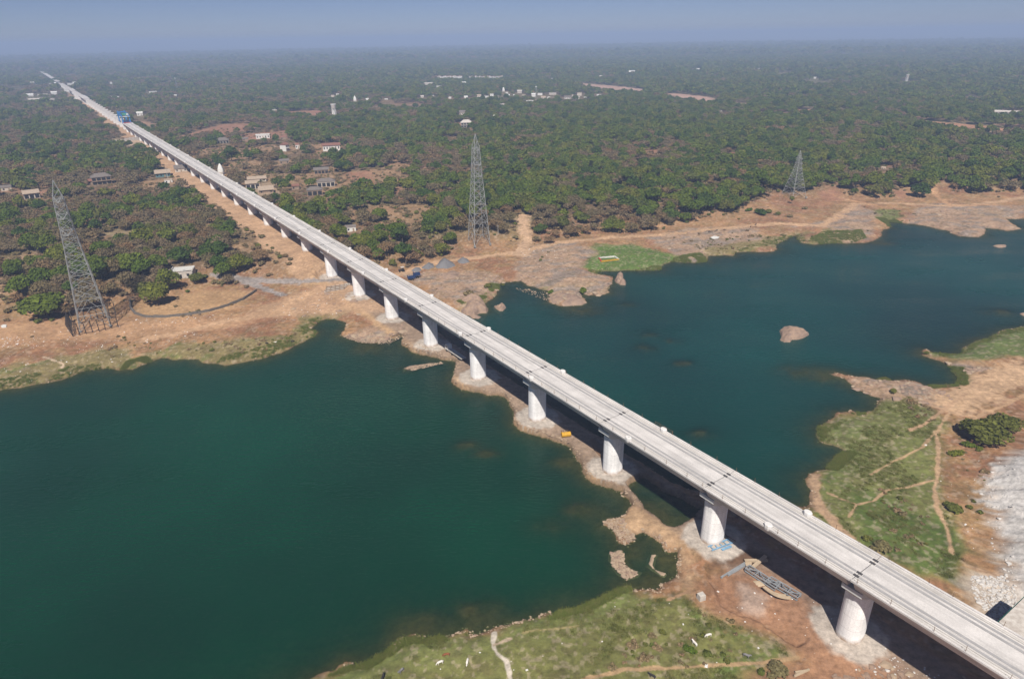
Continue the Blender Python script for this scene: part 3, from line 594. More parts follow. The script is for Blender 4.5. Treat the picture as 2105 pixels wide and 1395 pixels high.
# blue launching gantry standing on the end of the deck
q = br(28.05, LC); lg = empty('launching_gantry', (q[0], q[1], DECK_Z), TH, 'blue steel launching gantry with white canopy on the end of the viaduct deck', 'launching gantry')
mb = MB()
for x in (-5.6, 5.6):
    mb.box((x, 22, 13), (1.7, 56, 3.0))
    for y in range(-5, 50, 6): mb.bar((x, y, 14.5), (x, y + 3, 17), .35); mb.bar((x, y + 3, 17), (x, y + 6, 14.5), .35)
    mb.box((x, 22, 17.1), (.7, 54, .5))
mb.build('main_girder', M['blue'], lg)
for y in (-4, 46):
    for x in (-5.6, 5.6):
        mb = MB(); mb.box((x, y, 5.9), (1.8, 2.6, 11.6)); mb.box((x, y, .5), (2.4, 5, 1)); mb.build('leg', M['blue'], lg)
mb = MB(); mb.box((0, -4.5, 3.2), (9.2, 1.2, 4.4)); mb.bar((-5, -4.6, 1), (5, -4.6, 11), .5); mb.bar((5, -4.6, 1), (-5, -4.6, 11), .5); mb.build('rear_frame', M['bluedark'], lg)
MB().box((0, -1, 11.9), (13.5, 12, .5)).build('canopy', M['white'], lg)
mb = MB(); mb.box((0, 3, 16.2), (8, 5, 3.2)); mb.build('winch_house', M['green_paint'], lg)
MB().box((3.6, -3, 16), (3, 3, 2.8)).build('control_cabin', M['white'], lg)
MB().box((0, -6.6, .7), (12, 1.2, 1.1)).build('rail_beam', M['red'], lg)
mb = MB()
for x in (-5.6, 5.6): mb.box((x, 46, 18.4), (1.4, 8, 1.6))
mb.box((0, 46, 17), (12.5, 2, 2)); mb.build('crab', M['blue'], lg)

lg.scale = (.85, .8, .74)
# ------------------------------------------------------------------ lattice towers
def tower(px, py, H_, half, rz, label, arms, wl=.30, wb=.17, top=1.5, waist=.46):
    g = ground(px, py); e = empty('lattice_tower', g, rz, label, 'power pylon', 'lattice power towers')
    levels = [0, .105, .21, .30, .38, .45, .515, .575, .63, .685, .74, .79, .84, .885]
    def hw(t): return half * (1 - t / .62) + (half * waist) * (t / .62) if t < .62 else half * waist + (top * .5 - half * waist) * ((t - .62) / .3)
    def P(k, t):
        a = PI / 4 + k * PI / 2; r = hw(t) * math.sqrt(2); return (r * math.cos(a), r * math.sin(a), H_ * t)
    for k in range(4):
        mb = MB()
        for a, b_ in zip(levels[:-1], levels[1:]): mb.bar(P(k, a), P(k, b_), wl if a < .5 else wl * .8)
        mb.box((P(k, 0)[0], P(k, 0)[1], .1), (1.1, 1.1, 1.4)); mb.build('leg', M['steel'], e)
    mb = MB()
    for j, (a, b_) in enumerate(zip(levels[:-1], levels[1:])):
        for k in range(4):
            A, B, A2, B2 = P(k, a), P((k + 1) % 4, a), P(k, b_), P((k + 1) % 4, b_)
            mid = [(A2[i] + B2[i]) / 2 for i in range(3)]
            if j < 2:
                mb.bar(A, mid, wb); mb.bar(B, mid, wb); q1 = [(A[i] + mid[i]) / 2 for i in range(3)]; q2 = [(B[i] + mid[i]) / 2 for i in range(3)]
                mb.bar(q1, [(A[i] + A2[i]) / 2 for i in range(3)], wb * .8); mb.bar(q2, [(B[i] + B2[i]) / 2 for i in range(3)], wb * .8)
            else: mb.bar(A, B2, wb); mb.bar(B, A2, wb)
            mb.bar(A2, B2, wb)
        if j in (1, 3, 6): mb.bar(P(0, b_), P(2, b_), wb); mb.bar(P(1, b_), P(3, b_), wb)
    mb.build('bracing', M['steel'], e)
    for t, hl in arms:
        for sd in (-1, 1):
            mb = MB(); r = hw(t); tip = (0, sd * hl, H_ * t); r2 = hw(min(.885, t + .04))
            for x in (-r, r):
                mb.bar((x, sd * r, H_ * t), tip, wb * 1.1); mb.bar((x * r2 / r, sd * r2, H_ * (t + .04)), tip, wb)
                for f in (.3, .6): mb.bar((x * (1 - f), sd * (r + (hl - r) * f), H_ * t), (x * (1 - f), sd * (r2 + (hl - r2) * f), H_ * (t + .04 * (1 - f))), wb * .8)
            for f in (.25, .5, .75): mb.bar((-r * (1 - f), sd * (r + (hl - r) * f), H_ * t), (r * (1 - f), sd * (r + (hl - r) * f), H_ * t), wb * .8)
            mb.build('cross_arm', M['steel'], e)
    mb = MB(); t0 = levels[-1]
    for k in range(4): mb.bar(P(k, t0), (0, 0, H_), wl * .7); mb.bar(P(k, t0), [(P((k + 1) % 4, t0)[i] * .5 if i < 2 else H_ * .94) for i in range(3)], wb)
    mb.build('peak', M['steel'], e); return e, g
tl, gl_ = tower(196, 668, 71, 6.5, R(31), 'tall grey steel lattice tower on the bare bank, its foot inside a dark post fence', ((.66, 7.6), (.765, 7.2), (.87, 5.8)), .34, .17, 3.8, .46)
tm, gm_ = tower(985, 500, 70.5, 5.6, R(26), 'tall grey steel lattice tower at the wood edge above the river track', ((.64, 7.4), (.74, 6.8), (.865, 5.2)), .34, .17, 3.4, .50)
tr_, gr_ = tower(1631, 404, 37.5, 7.0, R(20), 'small far lattice tower with wide feet beside the river track near the wood edge', ((.62, 5.2), (.72, 4.6), (.82, 4.0)), .26, .15, 1.6, .30)
# fence of leaning posts round the foot of the near tower
fe = empty('post_fence', gl_, R(31), 'dark steel fence of tall leaning posts around the foot of the lattice tower', 'fence')
rl = MB()
for sd in range(4):
    c, s = math.cos(sd * PI / 2), math.sin(sd * PI / 2)
    if sd in (1,): continue
    pr_ = None
    for k in range(8):
        u = -9.5 + 19 * k / 7; bt = (u * c + 9.5 * s, u * s - 9.5 * c, -.6); tp = (u * c * 1.02 + 11.2 * s, u * s * 1.02 - 11.2 * c, 6.4)
        MB().bar(bt, tp, .34).build('post', M['dsteel'], fe)
        ml = [(bt[i] * .45 + tp[i] * .55) for i in range(3)]
        if pr_: rl.bar(pr_[0], tp, .16); rl.bar(pr_[1], ml, .16); rl.bar(pr_[1], tp, .12)
        pr_ = (tp, ml)
rl.build('rail', M['dsteel'], fe)

# ------------------------------------------------------------------ houses and other buildings
HOUSES = []
def px_of(P):
    d = np.array(P) - np.array([0, 0, CAMZ]); z = d @ FW
    return 1052.5 + F * (d @ R2) / z, 697.5 - F * (d @ U2) / z
def house(px, py, wpx, hw_, label, wall='white', roof='flat', rmat='roofgrey', depth=.7, storeys=1, rz=None, name='house', cat='house', group=None, open_front=False, lift=0.0):
    """px, py: foot of the wall facing the camera"""
    rmat = wall if rmat == 'same' else rmat
    g = ground(px, py); dist = math.hypot(g.x, g.y, g.z - CAMZ); W = wpx * dist / F; D = W * depth; H_ = hw_
    face = math.atan2(-g.x, g.y) if rz is None else math.atan2(-g.x, g.y) + rz
    e = empty(name, (g.x, g.y, g.z + lift - .3), face, label, cat, group); HOUSES.append((g.x, g.y, max(W, D) * .62, dist))
    far_ = dist > 1500
    mb = MB(); mb.box((0, D / 2, H_ / 2), (W, D, H_)); mb.build('wall', M[wall], e)
    if roof == 'flat':
        mb = MB(); mb.box((0, D / 2, H_ + .18), (W * 1.05, D * 1.05, .36))
        if not far_: mb.box((0, D / 2, H_ + .5), (W * .3, D * .3, .9))
        mb.build('roof', M[rmat], e)
    elif roof in ('gable', 'hip'):
        o = 1.12; ins = .0 if roof == 'gable' else .3; rh = min(D, W) * .33
        a = [(-W / 2 * o, D / 2 - D / 2 * o, H_ - .1), (W / 2 * o, D / 2 - D / 2 * o, H_ - .1), (W / 2 * o, D / 2 + D / 2 * o, H_ - .1), (-W / 2 * o, D / 2 + D / 2 * o, H_ - .1), (-W / 2 * o + ins * W, D / 2, H_ + rh), (W / 2 * o - ins * W, D / 2, H_ + rh)]
        MB().add(a, [(0, 1, 5, 4), (2, 3, 4, 5), (1, 2, 5), (3, 0, 4), (3, 2, 1, 0)]).build('roof', M[rmat], e)
    elif roof == 'shed':
        a = [(-W / 2 * 1.1, -D * .12, H_), (W / 2 * 1.1, -D * .12, H_), (W / 2 * 1.1, D * 1.1, H_ + D * .22), (-W / 2 * 1.1, D * 1.1, H_ + D * .22)]
        MB().add(a + [(x, y, z + .22) for x, y, z in a], [(3, 2, 1, 0), (4, 5, 6, 7), (0, 1, 5, 4), (1, 2, 6, 5), (2, 3, 7, 6), (3, 0, 4, 7)]).build('roof', M[rmat], e)
    if not far_:
        n = max(2, int(W / 3.2)); sh = H_ / storeys
        for s in range(storeys):
            for k in range(n):
                x = -W / 2 + W * (k + .5) / n
                if open_front:
                    MB().box((x, -.02, s * sh + sh * .45), (W / n * .78, .16, sh * .66)).build('opening_shade', M['dark'], e)  # solid dark slab on the wall, painting the shade inside an open front
                elif s == 0 and k == n // 2: MB().box((x, -.02, sh * .38), (1.1, .16, sh * .72)).build('door', M['wood'], e)
                else: MB().box((x, -.02, s * sh + sh * .55), (1.2, .16, sh * .38)).build('window', M['dark'], e)
        if storeys > 1: MB().box((0, -.6, sh), (W * 1.02, 1.2, .25)).build('balcony', M[wall], e)
    return e
house(211, 379, 29, 7.2, 'large two storey house with grey pitched roof and open gallery in the brown wood', 'wallbrown', 'hip', 'roofgrey', .6, 2, open_front=True)
house(190, 379, 13, 3.2, 'low annex with red brown roof beside the two storey gallery house', 'wallbrown', 'shed', 'roofred', .8)
house(67, 408, 22, 4.6, 'small house with pale tan roof and dark verandah near the peak of the left tower', 'cream', 'shed', 'rooftan', .7, open_front=True)
house(336, 364, 24, 4.0, 'flat tan roofed house with teal front by the dirt corridor of the viaduct', 'teal', 'shed', 'rooftan', .7)
house(347, 376, 13, 3.0, 'small white shed below the teal fronted house', 'white', 'flat', 'rooftan', .8, name='shed', cat='shed')
house(373, 353, 20, 3.6, 'grey roofed shed next to the dirt corridor beside the viaduct', 'cream', 'gable', 'roofgrey', .8, name='shed', cat='shed')
house(521, 389, 24, 5.4, 'weathered house with row of dark openings close to the viaduct deck', 'cream', 'shed', 'rooftan', .6, open_front=True)
house(548, 397, 26, 3.0, 'low shack with flat tan roof beside the weathered house', 'wallbrown', 'shed', 'rooftan', .7, name='shack', cat='shack')
house(529, 374, 32, 3.0, 'long low shed with tan roof behind the weathered house', 'cream', 'shed', 'rooftan', .4, name='shed', cat='shed')
house(459, 295, 20, 4.2, 'pavilion with grey hipped roof among trees behind the viaduct', 'cream', 'hip', 'roofgrey', .7, open_front=True, name='pavilion', cat='pavilion')
house(541, 285, 24, 5.0, 'white flat roofed house with small roof tower in the dark trees', 'white', 'flat', 'same', .6)
house(592, 310, 12, 7.5, 'white house with steep gable facing the camera', 'white', 'gable', 'roofred', 1.0, 2, rz=R(60))
house(612, 306, 7, 5.0, 'tiny white hut next to the steep gabled house', 'white', 'gable', 'roofred', 1.0, name='hut', cat='hut')
house(682, 310, 32, 6.5, 'long white house with thin red brown roof in the middle of the wood', 'white', 'shed', 'roofred', .4, 1)
house(959, 262, 21, 7.0, 'pale grey bungalow with hipped roof and dark porch behind the central tower', 'plaster', 'hip', 'plaster', .7, 2, open_front=True, name='bungalow', cat='bungalow')
house(1018, 246, 10, 5.0, 'white cottage standing alone beyond the central tower', 'white', 'hip', 'white', .8, name='cottage', cat='cottage')
house(953, 237, 15, 5.0, 'grey house with dark roof among trees behind the pale bungalow', 'cream', 'gable', 'roofgrey', .7)
house(661, 357, 26, 4.0, 'long house with grey brown tiled roof, highest of the three by the red clearing', 'wallbrown', 'gable', 'roofgrey', .5, open_front=True)
house(671, 384, 33, 5.0, 'wide house with curved grey roof and pale pillars near the red clearing', 'cream', 'hip', 'roofgrey', .5, open_front=True)
house(648, 402, 28, 5.0, 'grey roofed house with dark verandah nearest to the viaduct of the three', 'wallbrown', 'hip', 'roofgrey', .6, open_front=True)
house(608, 390, 14, 3.4, 'small house with faded red roof between the viaduct and the grey roofed houses', 'wallbrown', 'shed', 'roofred', .7)
house(585, 337, 17, 3.5, 'low house with brown roof half hidden by green trees', 'wallbrown', 'gable', 'roofgrey', .6)
house(583, 287, 11, 3.5, 'little shed with brown roof behind the white flat roofed house', 'wallbrown', 'gable', 'roofred', .6, name='shed', cat='shed')
house(722, 476, 19, 3.4, 'brown tiled hut with white end wall hidden in the trees near the viaduct', 'white', 'gable', 'roofgrey', .6, name='hut', cat='hut')
house(14, 392, 14, 3.2, 'small grey hut at the far edge of the wood clearing by the red field', 'cream', 'gable', 'roofgrey', .7, name='hut', cat='hut')
house(505, 290, 10, 3.2, 'little brown hut below the white flat roofed house', 'wallbrown', 'gable', 'roofgrey', .7, name='hut', cat='hut')
house(657, 236, 14, 4, 'low red roofed house at the edge of the pale field', 'wallbrown', 'gable', 'roofred', .5)
house(288, 238, 9, 5, 'white house standing right behind the blue launching gantry', 'white', 'gable', 'white', .7)
# ruined white house above the bare bank
g = ground(375, 572); rh_ = empty('ruined_house', g, math.atan2(-g.x, g.y) + R(-14), 'ruined roofless white house with stained walls between green trees on the bank', 'ruin'); HOUSES.append((g.x, g.y, 7, 400))
W_, D_ = 11.5, 9.0
for c_, d_ in (((0, 0, 1.9), (W_, .45, 3.8)), ((0, D_, 2.2), (W_, .45, 4.4)), ((-W_ / 2, D_ / 2, 2.4), (.45, D_ - .5, 4.8)), ((W_ / 2, D_ / 2, 2.0), (.45, D_ - .5, 4.0)), ((0, D_ / 2, 1.8), (.35, D_ - .5, 3.6))):
    MB().box(c_, d_).build('wall', M['plaster'], rh_)
mb = MB()
for k in range(6): mb.bar((-W_ / 2, .8 + k * 1.5, 4.1), (W_ / 2, .8 + k * 1.5, 4.4 + .2 * math.sin(k)), .3)
mb.build('roof_beam', M['white'], rh_)
for x in (-3.6, 3.4): MB().box((x, -.25, 1.9), (1.4, .1, 1.5)).build('window', M['dark'], rh_)
MB().box((-.6, -.25, 1.2), (1.3, .1, 2.4)).build('door', M['dark'], rh_)
MB().box((-W_ / 2, -.3, 2.9), (.9, .9, 5.8)).build('corner_pillar', M['plaster'], rh_)
# temple with white spire
def temple(px, py, hpx, label):
    g = ground(px, py); dist = math.hypot(g.x, g.y, CAMZ - g.z); H_ = hpx * dist / F; e = empty('temple', g, .3, label, 'temple'); HOUSES.append((g.x, g.y, H_ * .35, dist))
    rg = []
    for f, a in ((0, .26), (.3, .27), (.5, .24), (.7, .17), (.85, .10), (.93, .05)):
        rg.append([(math.copysign(abs(math.cos(t)) ** .6, math.cos(t)) * H_ * a, math.copysign(abs(math.sin(t)) ** .6, math.sin(t)) * H_ * a, H_ * f) for t in [2 * PI * k / 16 for k in range(16)]])
    MB().rings(rg).build('spire', M['white'], e); MB().cyl((0, 0, H_ * .92), H_ * .05, H_ * .08, 8, 'Z', .02).build('finial', M['white'], e)
    MB().box((0, -H_ * .3, H_ * .12), (H_ * .34, H_ * .3, H_ * .24)).build('porch', M['cream'], e)
temple(455, 358, 20, 'white temple spire rising from the trees right beside the viaduct')
temple(730, 209, 11, 'small white temple tower with red tip, alone in the far wood')
temple(1035, 189, 9, 'tall cream temple spire standing at the edge of the far white town')
# water towers
def water_tower(px, py, hpx, label):
    g = ground(px, py); dist = math.hypot(g.x, g.y, CAMZ - g.z); H_ = hpx * dist / F; e = empty('water_tower', g, 0, label, 'water tower'); r = H_ * .16
    for k in range(6): t = 2 * PI * k / 6; MB().bar((r * math.cos(t), r * math.sin(t), 0), (r * math.cos(t), r * math.sin(t), H_ * .62), H_ * .045).build('leg', M['white'], e)
    MB().cyl((0, 0, 0), r * .55, H_ * .6, 12).build('stair_shaft', M['white'], e); MB().cyl((0, 0, H_ * .6), r * 1.15, H_ * .3, 16, 'Z', r * 1.35).build('tank', M['plaster'], e); MB().cyl((0, 0, H_ * .9), r * 1.45, H_ * .05, 16).build('roof', M['white'], e)
    HOUSES.append((g.x, g.y, H_ * .4, dist))
water_tower(687.5, 238, 22, 'white water tower on a column above the middle distance trees')
water_tower(1863, 168, 12, 'far cream water tower alone in the hazy plain near the horizon')
# compound walls made of pale panels
def panel_wall(pts, z, hgt, label, mname='white', step=5.0):
    V = world(pts, z); c = V.mean(0); e = empty('compound_wall', (c[0], c[1], 0), 0, label, 'wall')
    mb = MB(); ps = MB()
    for k in range(len(V) - 1):
        d = V[k + 1] - V[k]; L_ = np.hypot(*d); n = max(1, int(L_ / step)); a = math.atan2(d[1], d[0])
        for j in range(n):
            m_ = V[k] + d * (j + .5) / n; zz = float(height(m_[:1], m_[1:2])[0]); mb.box((m_[0] - c[0], m_[1] - c[1], zz + hgt / 2 - .3), (L_ / n * .94, .25, hgt), a)
            m_ = V[k] + d * j / n; ps.box((m_[0] - c[0], m_[1] - c[1], zz + hgt / 2 - .2), (.4, .4, hgt + .3), a)
    mb.build('panel', M[mname], e); ps.build('post', M['cap'], e)
panel_wall([(213, 296), (250, 292), (292, 287), (306, 297)], 8.3, 4.6, 'pale panelled compound wall meeting the dirt corridor beside the viaduct', 'plaster')
panel_wall([(151, 203.4), (167, 203.6)], 8.5, 5, 'short white wall west of the bare piers', 'white', 20)
panel_wall([(214, 202.8), (295, 202.4)], 8.5, 5, 'long thin white wall running off the row of bare piers', 'white', 20)
# far town: each white building a thing of its own
TOWN = [(1097, 199, 9, 8), (1110, 196, 11, 7), (1136, 195, 16, 5), (1117, 204, 10, 6), (1128, 203, 7, 5), (1089, 211, 16, 5), (1166, 203.5, 14, 5), (1177, 200, 4, 7), (1191, 197, 10, 9), (1187, 204, 8, 6), (1203, 204, 6, 6), (1231, 197, 10, 5), (1068, 192, 10, 7), (1077, 199, 8, 6), (1042, 194, 6, 6), (1044, 199, 8, 5), (1057, 198, 5, 6), (1035, 217.5, 13, 5),
        (985, 201, 9, 7), (999, 202, 12, 6), (1011, 198, 8, 7), (1021, 202, 9, 6), (993, 223, 8, 7), (1005, 220, 5, 6), (958, 203, 8, 6), (925, 203, 6, 5), (890, 200, 5, 6), (868, 201, 7, 5), (684, 200, 7, 6), (694, 197, 6, 6), (755, 206, 6, 4), (794, 205, 8, 4), (565, 230, 9, 6), (1816, 347, 8, 4)]
adjs = ['white flat roofed', 'white two storey', 'pale grey roofed', 'cream flat roofed', 'bright white']
for k, (px, py, wp, hp) in enumerate(TOWN):
    g = ground(px, py); dist = math.hypot(g.x, g.y); inn = 1030 < px < 1240 and py < 212
    lab = (f"{adjs[k % 5]} building in the cluster of the far white town" if inn else f"{adjs[k % 5]} house scattered in the far wood west of the white town" if px < 1030 else f"{adjs[k % 5]} house alone in the trees away from the white town")
    house(px, py, wp * .85, hp * dist / F * .62, lab, ('white', 'white', 'plaster', 'cream', 'white')[k % 5], 'flat' if k % 3 else 'gable', ('same', 'roofgrey', 'same', 'rooftan', 'same')[k % 5], .7, 1, name='town_house', group=lab + ' group')
for k in range(36):
    px = 890 + 62 * k / 19 if k < 19 else 966 + 66 * (k - 19) / 16
    house(px, 162.4 + random.uniform(-.3, .3), 2.5, random.uniform(7, 10), 'tiny white house with pink roof in the long rows of the far housing colony', random.choice(['white', 'cream', 'white']), 'gable', 'roofred', .8, name='row_house', group='row houses in the far housing colony')
FAR = [(881, 175, 14, 5), (903, 181, 10, 5), (953, 174, 8, 5), (1134, 165.5, 7, 5), (1170, 154, 5, 3), (1191, 137, 10, 3), (1231, 159.5, 13, 4), (1284, 156, 6, 4), (1434, 145, 6, 3), (1675, 162, 4, 4), (1890, 154, 8, 3), (1997, 200, 4, 2), (2069, 234, 30, 4), (1482, 231, 4, 3), (67, 174, 5, 4), (103, 175, 4, 4), (118, 174.5, 7, 4), (145, 176, 8, 5), (155, 174, 6, 4),
       (229, 174, 3, 6), (233, 179, 5, 3), (315, 191, 12, 3), (361, 199, 4, 4), (441, 159, 4, 3), (75, 207, 20, 3), (100, 206, 16, 3), (62, 198, 9, 3), (88, 197, 14, 4), (112, 195, 8, 5), (140, 189, 10, 5), (1300, 151, 12, 3), (1388, 156, 5, 4), (1140, 181, 4, 3), (1560, 144, 5, 3)]
for k, (px, py, wp, hp) in enumerate(FAR):
    g = ground(px, py); dist = math.hypot(g.x, g.y)
    lab = 'long white shed with low roof at the edge of the far wood' if wp > 18 else 'small white building near the horizon, faint in the haze' if py < 165 else 'small white building scattered by the far end of the viaduct' if px < 470 else 'white building in the hazy wood behind the white town'
    house(px, py, wp, hp * dist / F * .7, lab, 'plaster' if wp > 12 else 'white', 'flat' if k % 2 else 'gable', 'same', .25 if wp > 12 else .7, 1, name='farm_building' if wp <= 18 else 'shed', cat='building' if wp <= 18 else 'shed', group=lab + ' group')
def mast(px, py, hpx, label):
    g = ground(px, py); dist = math.hypot(g.x, g.y, CAMZ - g.z); H_ = hpx * dist / F; e = empty('radio_mast', g, 0, label, 'mast')
    mb = MB()
    for k in range(3): t = 2 * PI * k / 3; mb.bar((math.cos(t) * 2, math.sin(t) * 2, 0), (math.cos(t) * .5, math.sin(t) * .5, H_), .5)
    mb.build('mast_frame', M['steel'], e); MB().box((0, 0, H_ * .9), (2.4, 2.4, 2)).build('antenna', M['white'], e)
mast(1102, 203, 24, 'thin radio mast above the roofs of the far white town')
mast(365, 186, 22, 'thin far mast in the haze beyond the blue gantry')
for px, py, h_, lab in ((345, 366, 22, 'thin grey pole beside the teal fronted house'), (1024, 482, 22, 'pale pole standing at the wood edge beside the central tower')):
    g = ground(px, py); e = empty('pole', g, 0, lab, 'pole'); H_ = h_ * math.hypot(g.x, g.y) / F; MB().cyl((0, 0, -.5), .2, H_, 8, 'Z', .14).build('shaft', M['plaster'], e); MB().bar((-.8, 0, H_ - 1.2), (.8, 0, H_ - 1.2), .14).build('crossbar', M['steel'], e)

# ------------------------------------------------------------------ low stone wall curving over the bank
V = []
pts = [(268, 618), (269, 634), (278, 645), (300, 652), (340, 652), (390, 647), (430, 640), (470, 628), (500, 616), (520, 603), (527, 598)]
Vw = np.array([np.array(ground(a, b)) for a, b in pts]); V = []
for k in range(len(Vw) - 1):
    for j in range(6): V.append(Vw[k] + (Vw[k + 1] - Vw[k]) * j / 6)
V = np.array(V + [Vw[-1]]); c = V.mean(0); mb = MB(); rg = []
for k in range(len(V)):
    d = V[min(k + 1, len(V) - 1)] - V[max(k - 1, 0)]; n = np.array([-d[1], d[0]]); n = n / np.hypot(*n); zz = float(height(V[k][:1], V[k][1:2])[0]); j = random.uniform(-.12, .12)
    rg.append([(V[k][0] - c[0] + n[0] * s, V[k][1] - c[1] + n[1] * s, zz - c[2] + z) for s, z in ((-.5, -.6), (.5, -.6), (.38, 1.15 + j), (-.38, 1.25 + j))])
mb.rings(rg); o = mb.build('stone_wall', M['stone']); o.location = c; tag(o, 'long low grey stone wall curving over the bare bank below the ruined house', 'wall')

# ------------------------------------------------------------------ rocks, gravel heaps and other mounds with traced outlines
def mound(name, poly, hgt, mname, label, cat, group=None, n=26, rough=.45, skirt=1.2, z0=None, prof=.55):
    P3 = [ground(a, b) if z0 is None else Vector((*onz(a, b, z0), z0)) for a, b in poly]; Vp = np.array([(p.x, p.y) for p in P3]); c = Vp.mean(0); bz = min(p.z for p in P3) if z0 is None else z0
    lo, hi = Vp.min(0) - .8, Vp.max(0) + .8; xs, ys = np.meshgrid(np.linspace(lo[0], hi[0], n), np.linspace(lo[1], hi[1], n)); x, y = xs.ravel(), ys.ravel()
    d = sd_poly(x, y, Vp); dm = max(.3, d.max()); hh = np.where(d > 0, (np.clip(d, 0, None) / dm) ** prof, -1) * hgt
    nn = (fbm(x, y, max(1.2, dm * .6), 200, 4) - .5); hh = np.where(d > 0, hh * np.clip(1 + 2.6 * rough * nn, .1, 2.2) , -np.clip(-d, 0, 1.5) / 1.5 * skirt - .02)
    base = bz if z0 is not None else height(x, y)
    ii = np.arange(n * n).reshape(n, n); q = np.stack([ii[:-1, :-1], ii[:-1, 1:], ii[1:, 1:], ii[1:, :-1]], -1).reshape(-1, 4); keepq = (d[q] > -1.4).all(1)
    me = mesh_np(name, np.stack([x - c[0], y - c[1], hh + base - bz], -1), q[keepq].ravel(), 4, M[mname], True)
    o = link(bpy.data.objects.new(name, me)); o.location = (c[0], c[1], bz); return tag(o, label, cat, group)
mound('rock', [(1602, 681), (1610, 675), (1628, 675), (1640, 677), (1653, 680), (1663, 689), (1650, 696), (1638, 699), (1628, 699), (1624, 704), (1612, 704), (1603, 700), (1606, 692)], 2.6, 'rock', 'large pinkish rock alone in the open river', 'rock', 'rocks in the river', 54, .6, z0=-.2, prof=.3)
mound('rock', [(2040, 506), (2050, 504), (2069, 505), (2068, 509), (2052, 510)], 1.4, 'rock', 'low flat rock in the river near the far shore', 'rock', 'rocks in the river', 20, z0=-.2)
mound('rock', [(1263, 577), (1269, 567), (1276, 562), (1281, 567), (1281, 575), (1287, 582), (1286, 587), (1275, 586), (1266, 581)], 2.4, 'rock', 'pointed rock standing in the water off the rocky tip', 'rock', 'rocks in the river', 34, .85, z0=-.2, prof=.35)
mound('rock', [(943, 632), (950, 618), (965, 612), (985, 614), (996, 624), (1003, 637), (1000, 642), (985, 643), (975, 650), (958, 646), (947, 641)], 3.8, 'rock', 'big pink rock outcrop at the waterline behind the viaduct deck', 'rock', 'rocks in the river', 54, .75, z0=.2, prof=.35)
mound('rock', [(962, 648), (980, 649), (990, 652), (985, 656), (970, 655)], 1.2, 'rock', 'flat pink rock shelf just below the big outcrop by the deck', 'rock', 'rocks in the river', 20, z0=-.2)
mound('rock', [(1015, 630), (1024, 630), (1030, 625), (1038, 628), (1041, 633), (1034, 640), (1026, 640), (1020, 636)], 2.2, 'rock', 'small rock islet with green tuft off the big outcrop', 'rock', 'rocks in the river', 22, z0=-.2)
mound('rock', [(1128, 612), (1150, 600), (1165, 598), (1185, 606), (1205, 620), (1195, 625), (1160, 627), (1136, 622)], 2.2, 'rock', 'broad sloping rock at the tip of the far rocky shore', 'rock', 'rocks in the river', 40, .6, z0=.4)
mound('rock', [(2094, 645), (2105, 643), (2140, 645), (2130, 652), (2103, 650)], 1.3, 'rock', 'brown rock poking from the water in front of the green bank', 'rock', 'rocks in the river', 20, z0=-.2)
mound('stone_bar', [(828, 757), (840, 752), (870, 748), (905, 744), (912, 745), (890, 751), (850, 760), (832, 762)], 0.6, 'rock', 'narrow bar of loose stones lying in the green water near a pier', 'stone bar', None, 30, .9, z0=-.35)
mound('stone_bar', [(1254, 1136), (1268, 1129), (1281, 1131), (1285, 1145), (1281, 1159), (1289, 1168), (1308, 1173), (1316, 1174), (1309, 1182), (1301, 1187), (1287, 1192), (1275, 1182), (1260, 1164), (1253, 1151)], 0.7, 'pebble', 'curved bar of pale loose stones closing the brown pond', 'stone bar', None, 40, .7, z0=-.25)
mound('stone_bar', [(1332, 1159), (1338, 1140), (1351, 1140), (1346, 1149), (1343, 1161), (1348, 1171), (1371, 1179), (1366, 1187), (1358, 1184), (1350, 1177), (1339, 1169)], 0.6, 'pebble', 'thin crescent of pale earth inside the brown pond', 'stone bar', None, 36, .6, z0=-.25)
mound('grass_islet', [(1797, 781), (1805, 776), (1820, 775), (1832, 780), (1828, 784), (1805, 784)], 1.0, 'leafD', 'low tussock of yellow green grass on the pale rock spit', 'grass islet', None, 18, .4, z0=.3)
for poly, hh, lab in (([(895, 548), (905, 536), (920, 534), (932, 541), (936, 546), (920, 552), (900, 552)], 3.6, 'largest grey gravel heap beside the river track'), ([(866, 551), (876, 543), (890, 542), (893, 549), (880, 554)], 2.2, 'medium grey gravel heap next to the largest one'), ([(845, 556), (852, 551), (864, 551), (866, 556), (855, 560)], 1.7, 'low grey gravel heap closest to the viaduct'), ([(940, 536), (950, 530), (962, 533), (965, 539), (952, 542), (943, 540)], 2.0, 'round grey gravel heap farthest from the viaduct')):
    mound('gravel_heap', poly, hh, 'gravel', lab, 'gravel heap', 'grey gravel heaps', 22, .12, .5, None, .8)
mound('earth_mound', [(905, 566), (930, 556), (945, 560), (940, 570), (915, 574)], 1.6, 'rock', 'brown rocky mound in front of the gravel heaps', 'mound', None, 22)
mound('earth_mound', [(1210, 905), (1225, 898), (1245, 920), (1248, 935), (1235, 940), (1222, 925)], .9, 'rust', 'brown earth mound beside a pier on the embankment', 'mound', None, 22, .4)

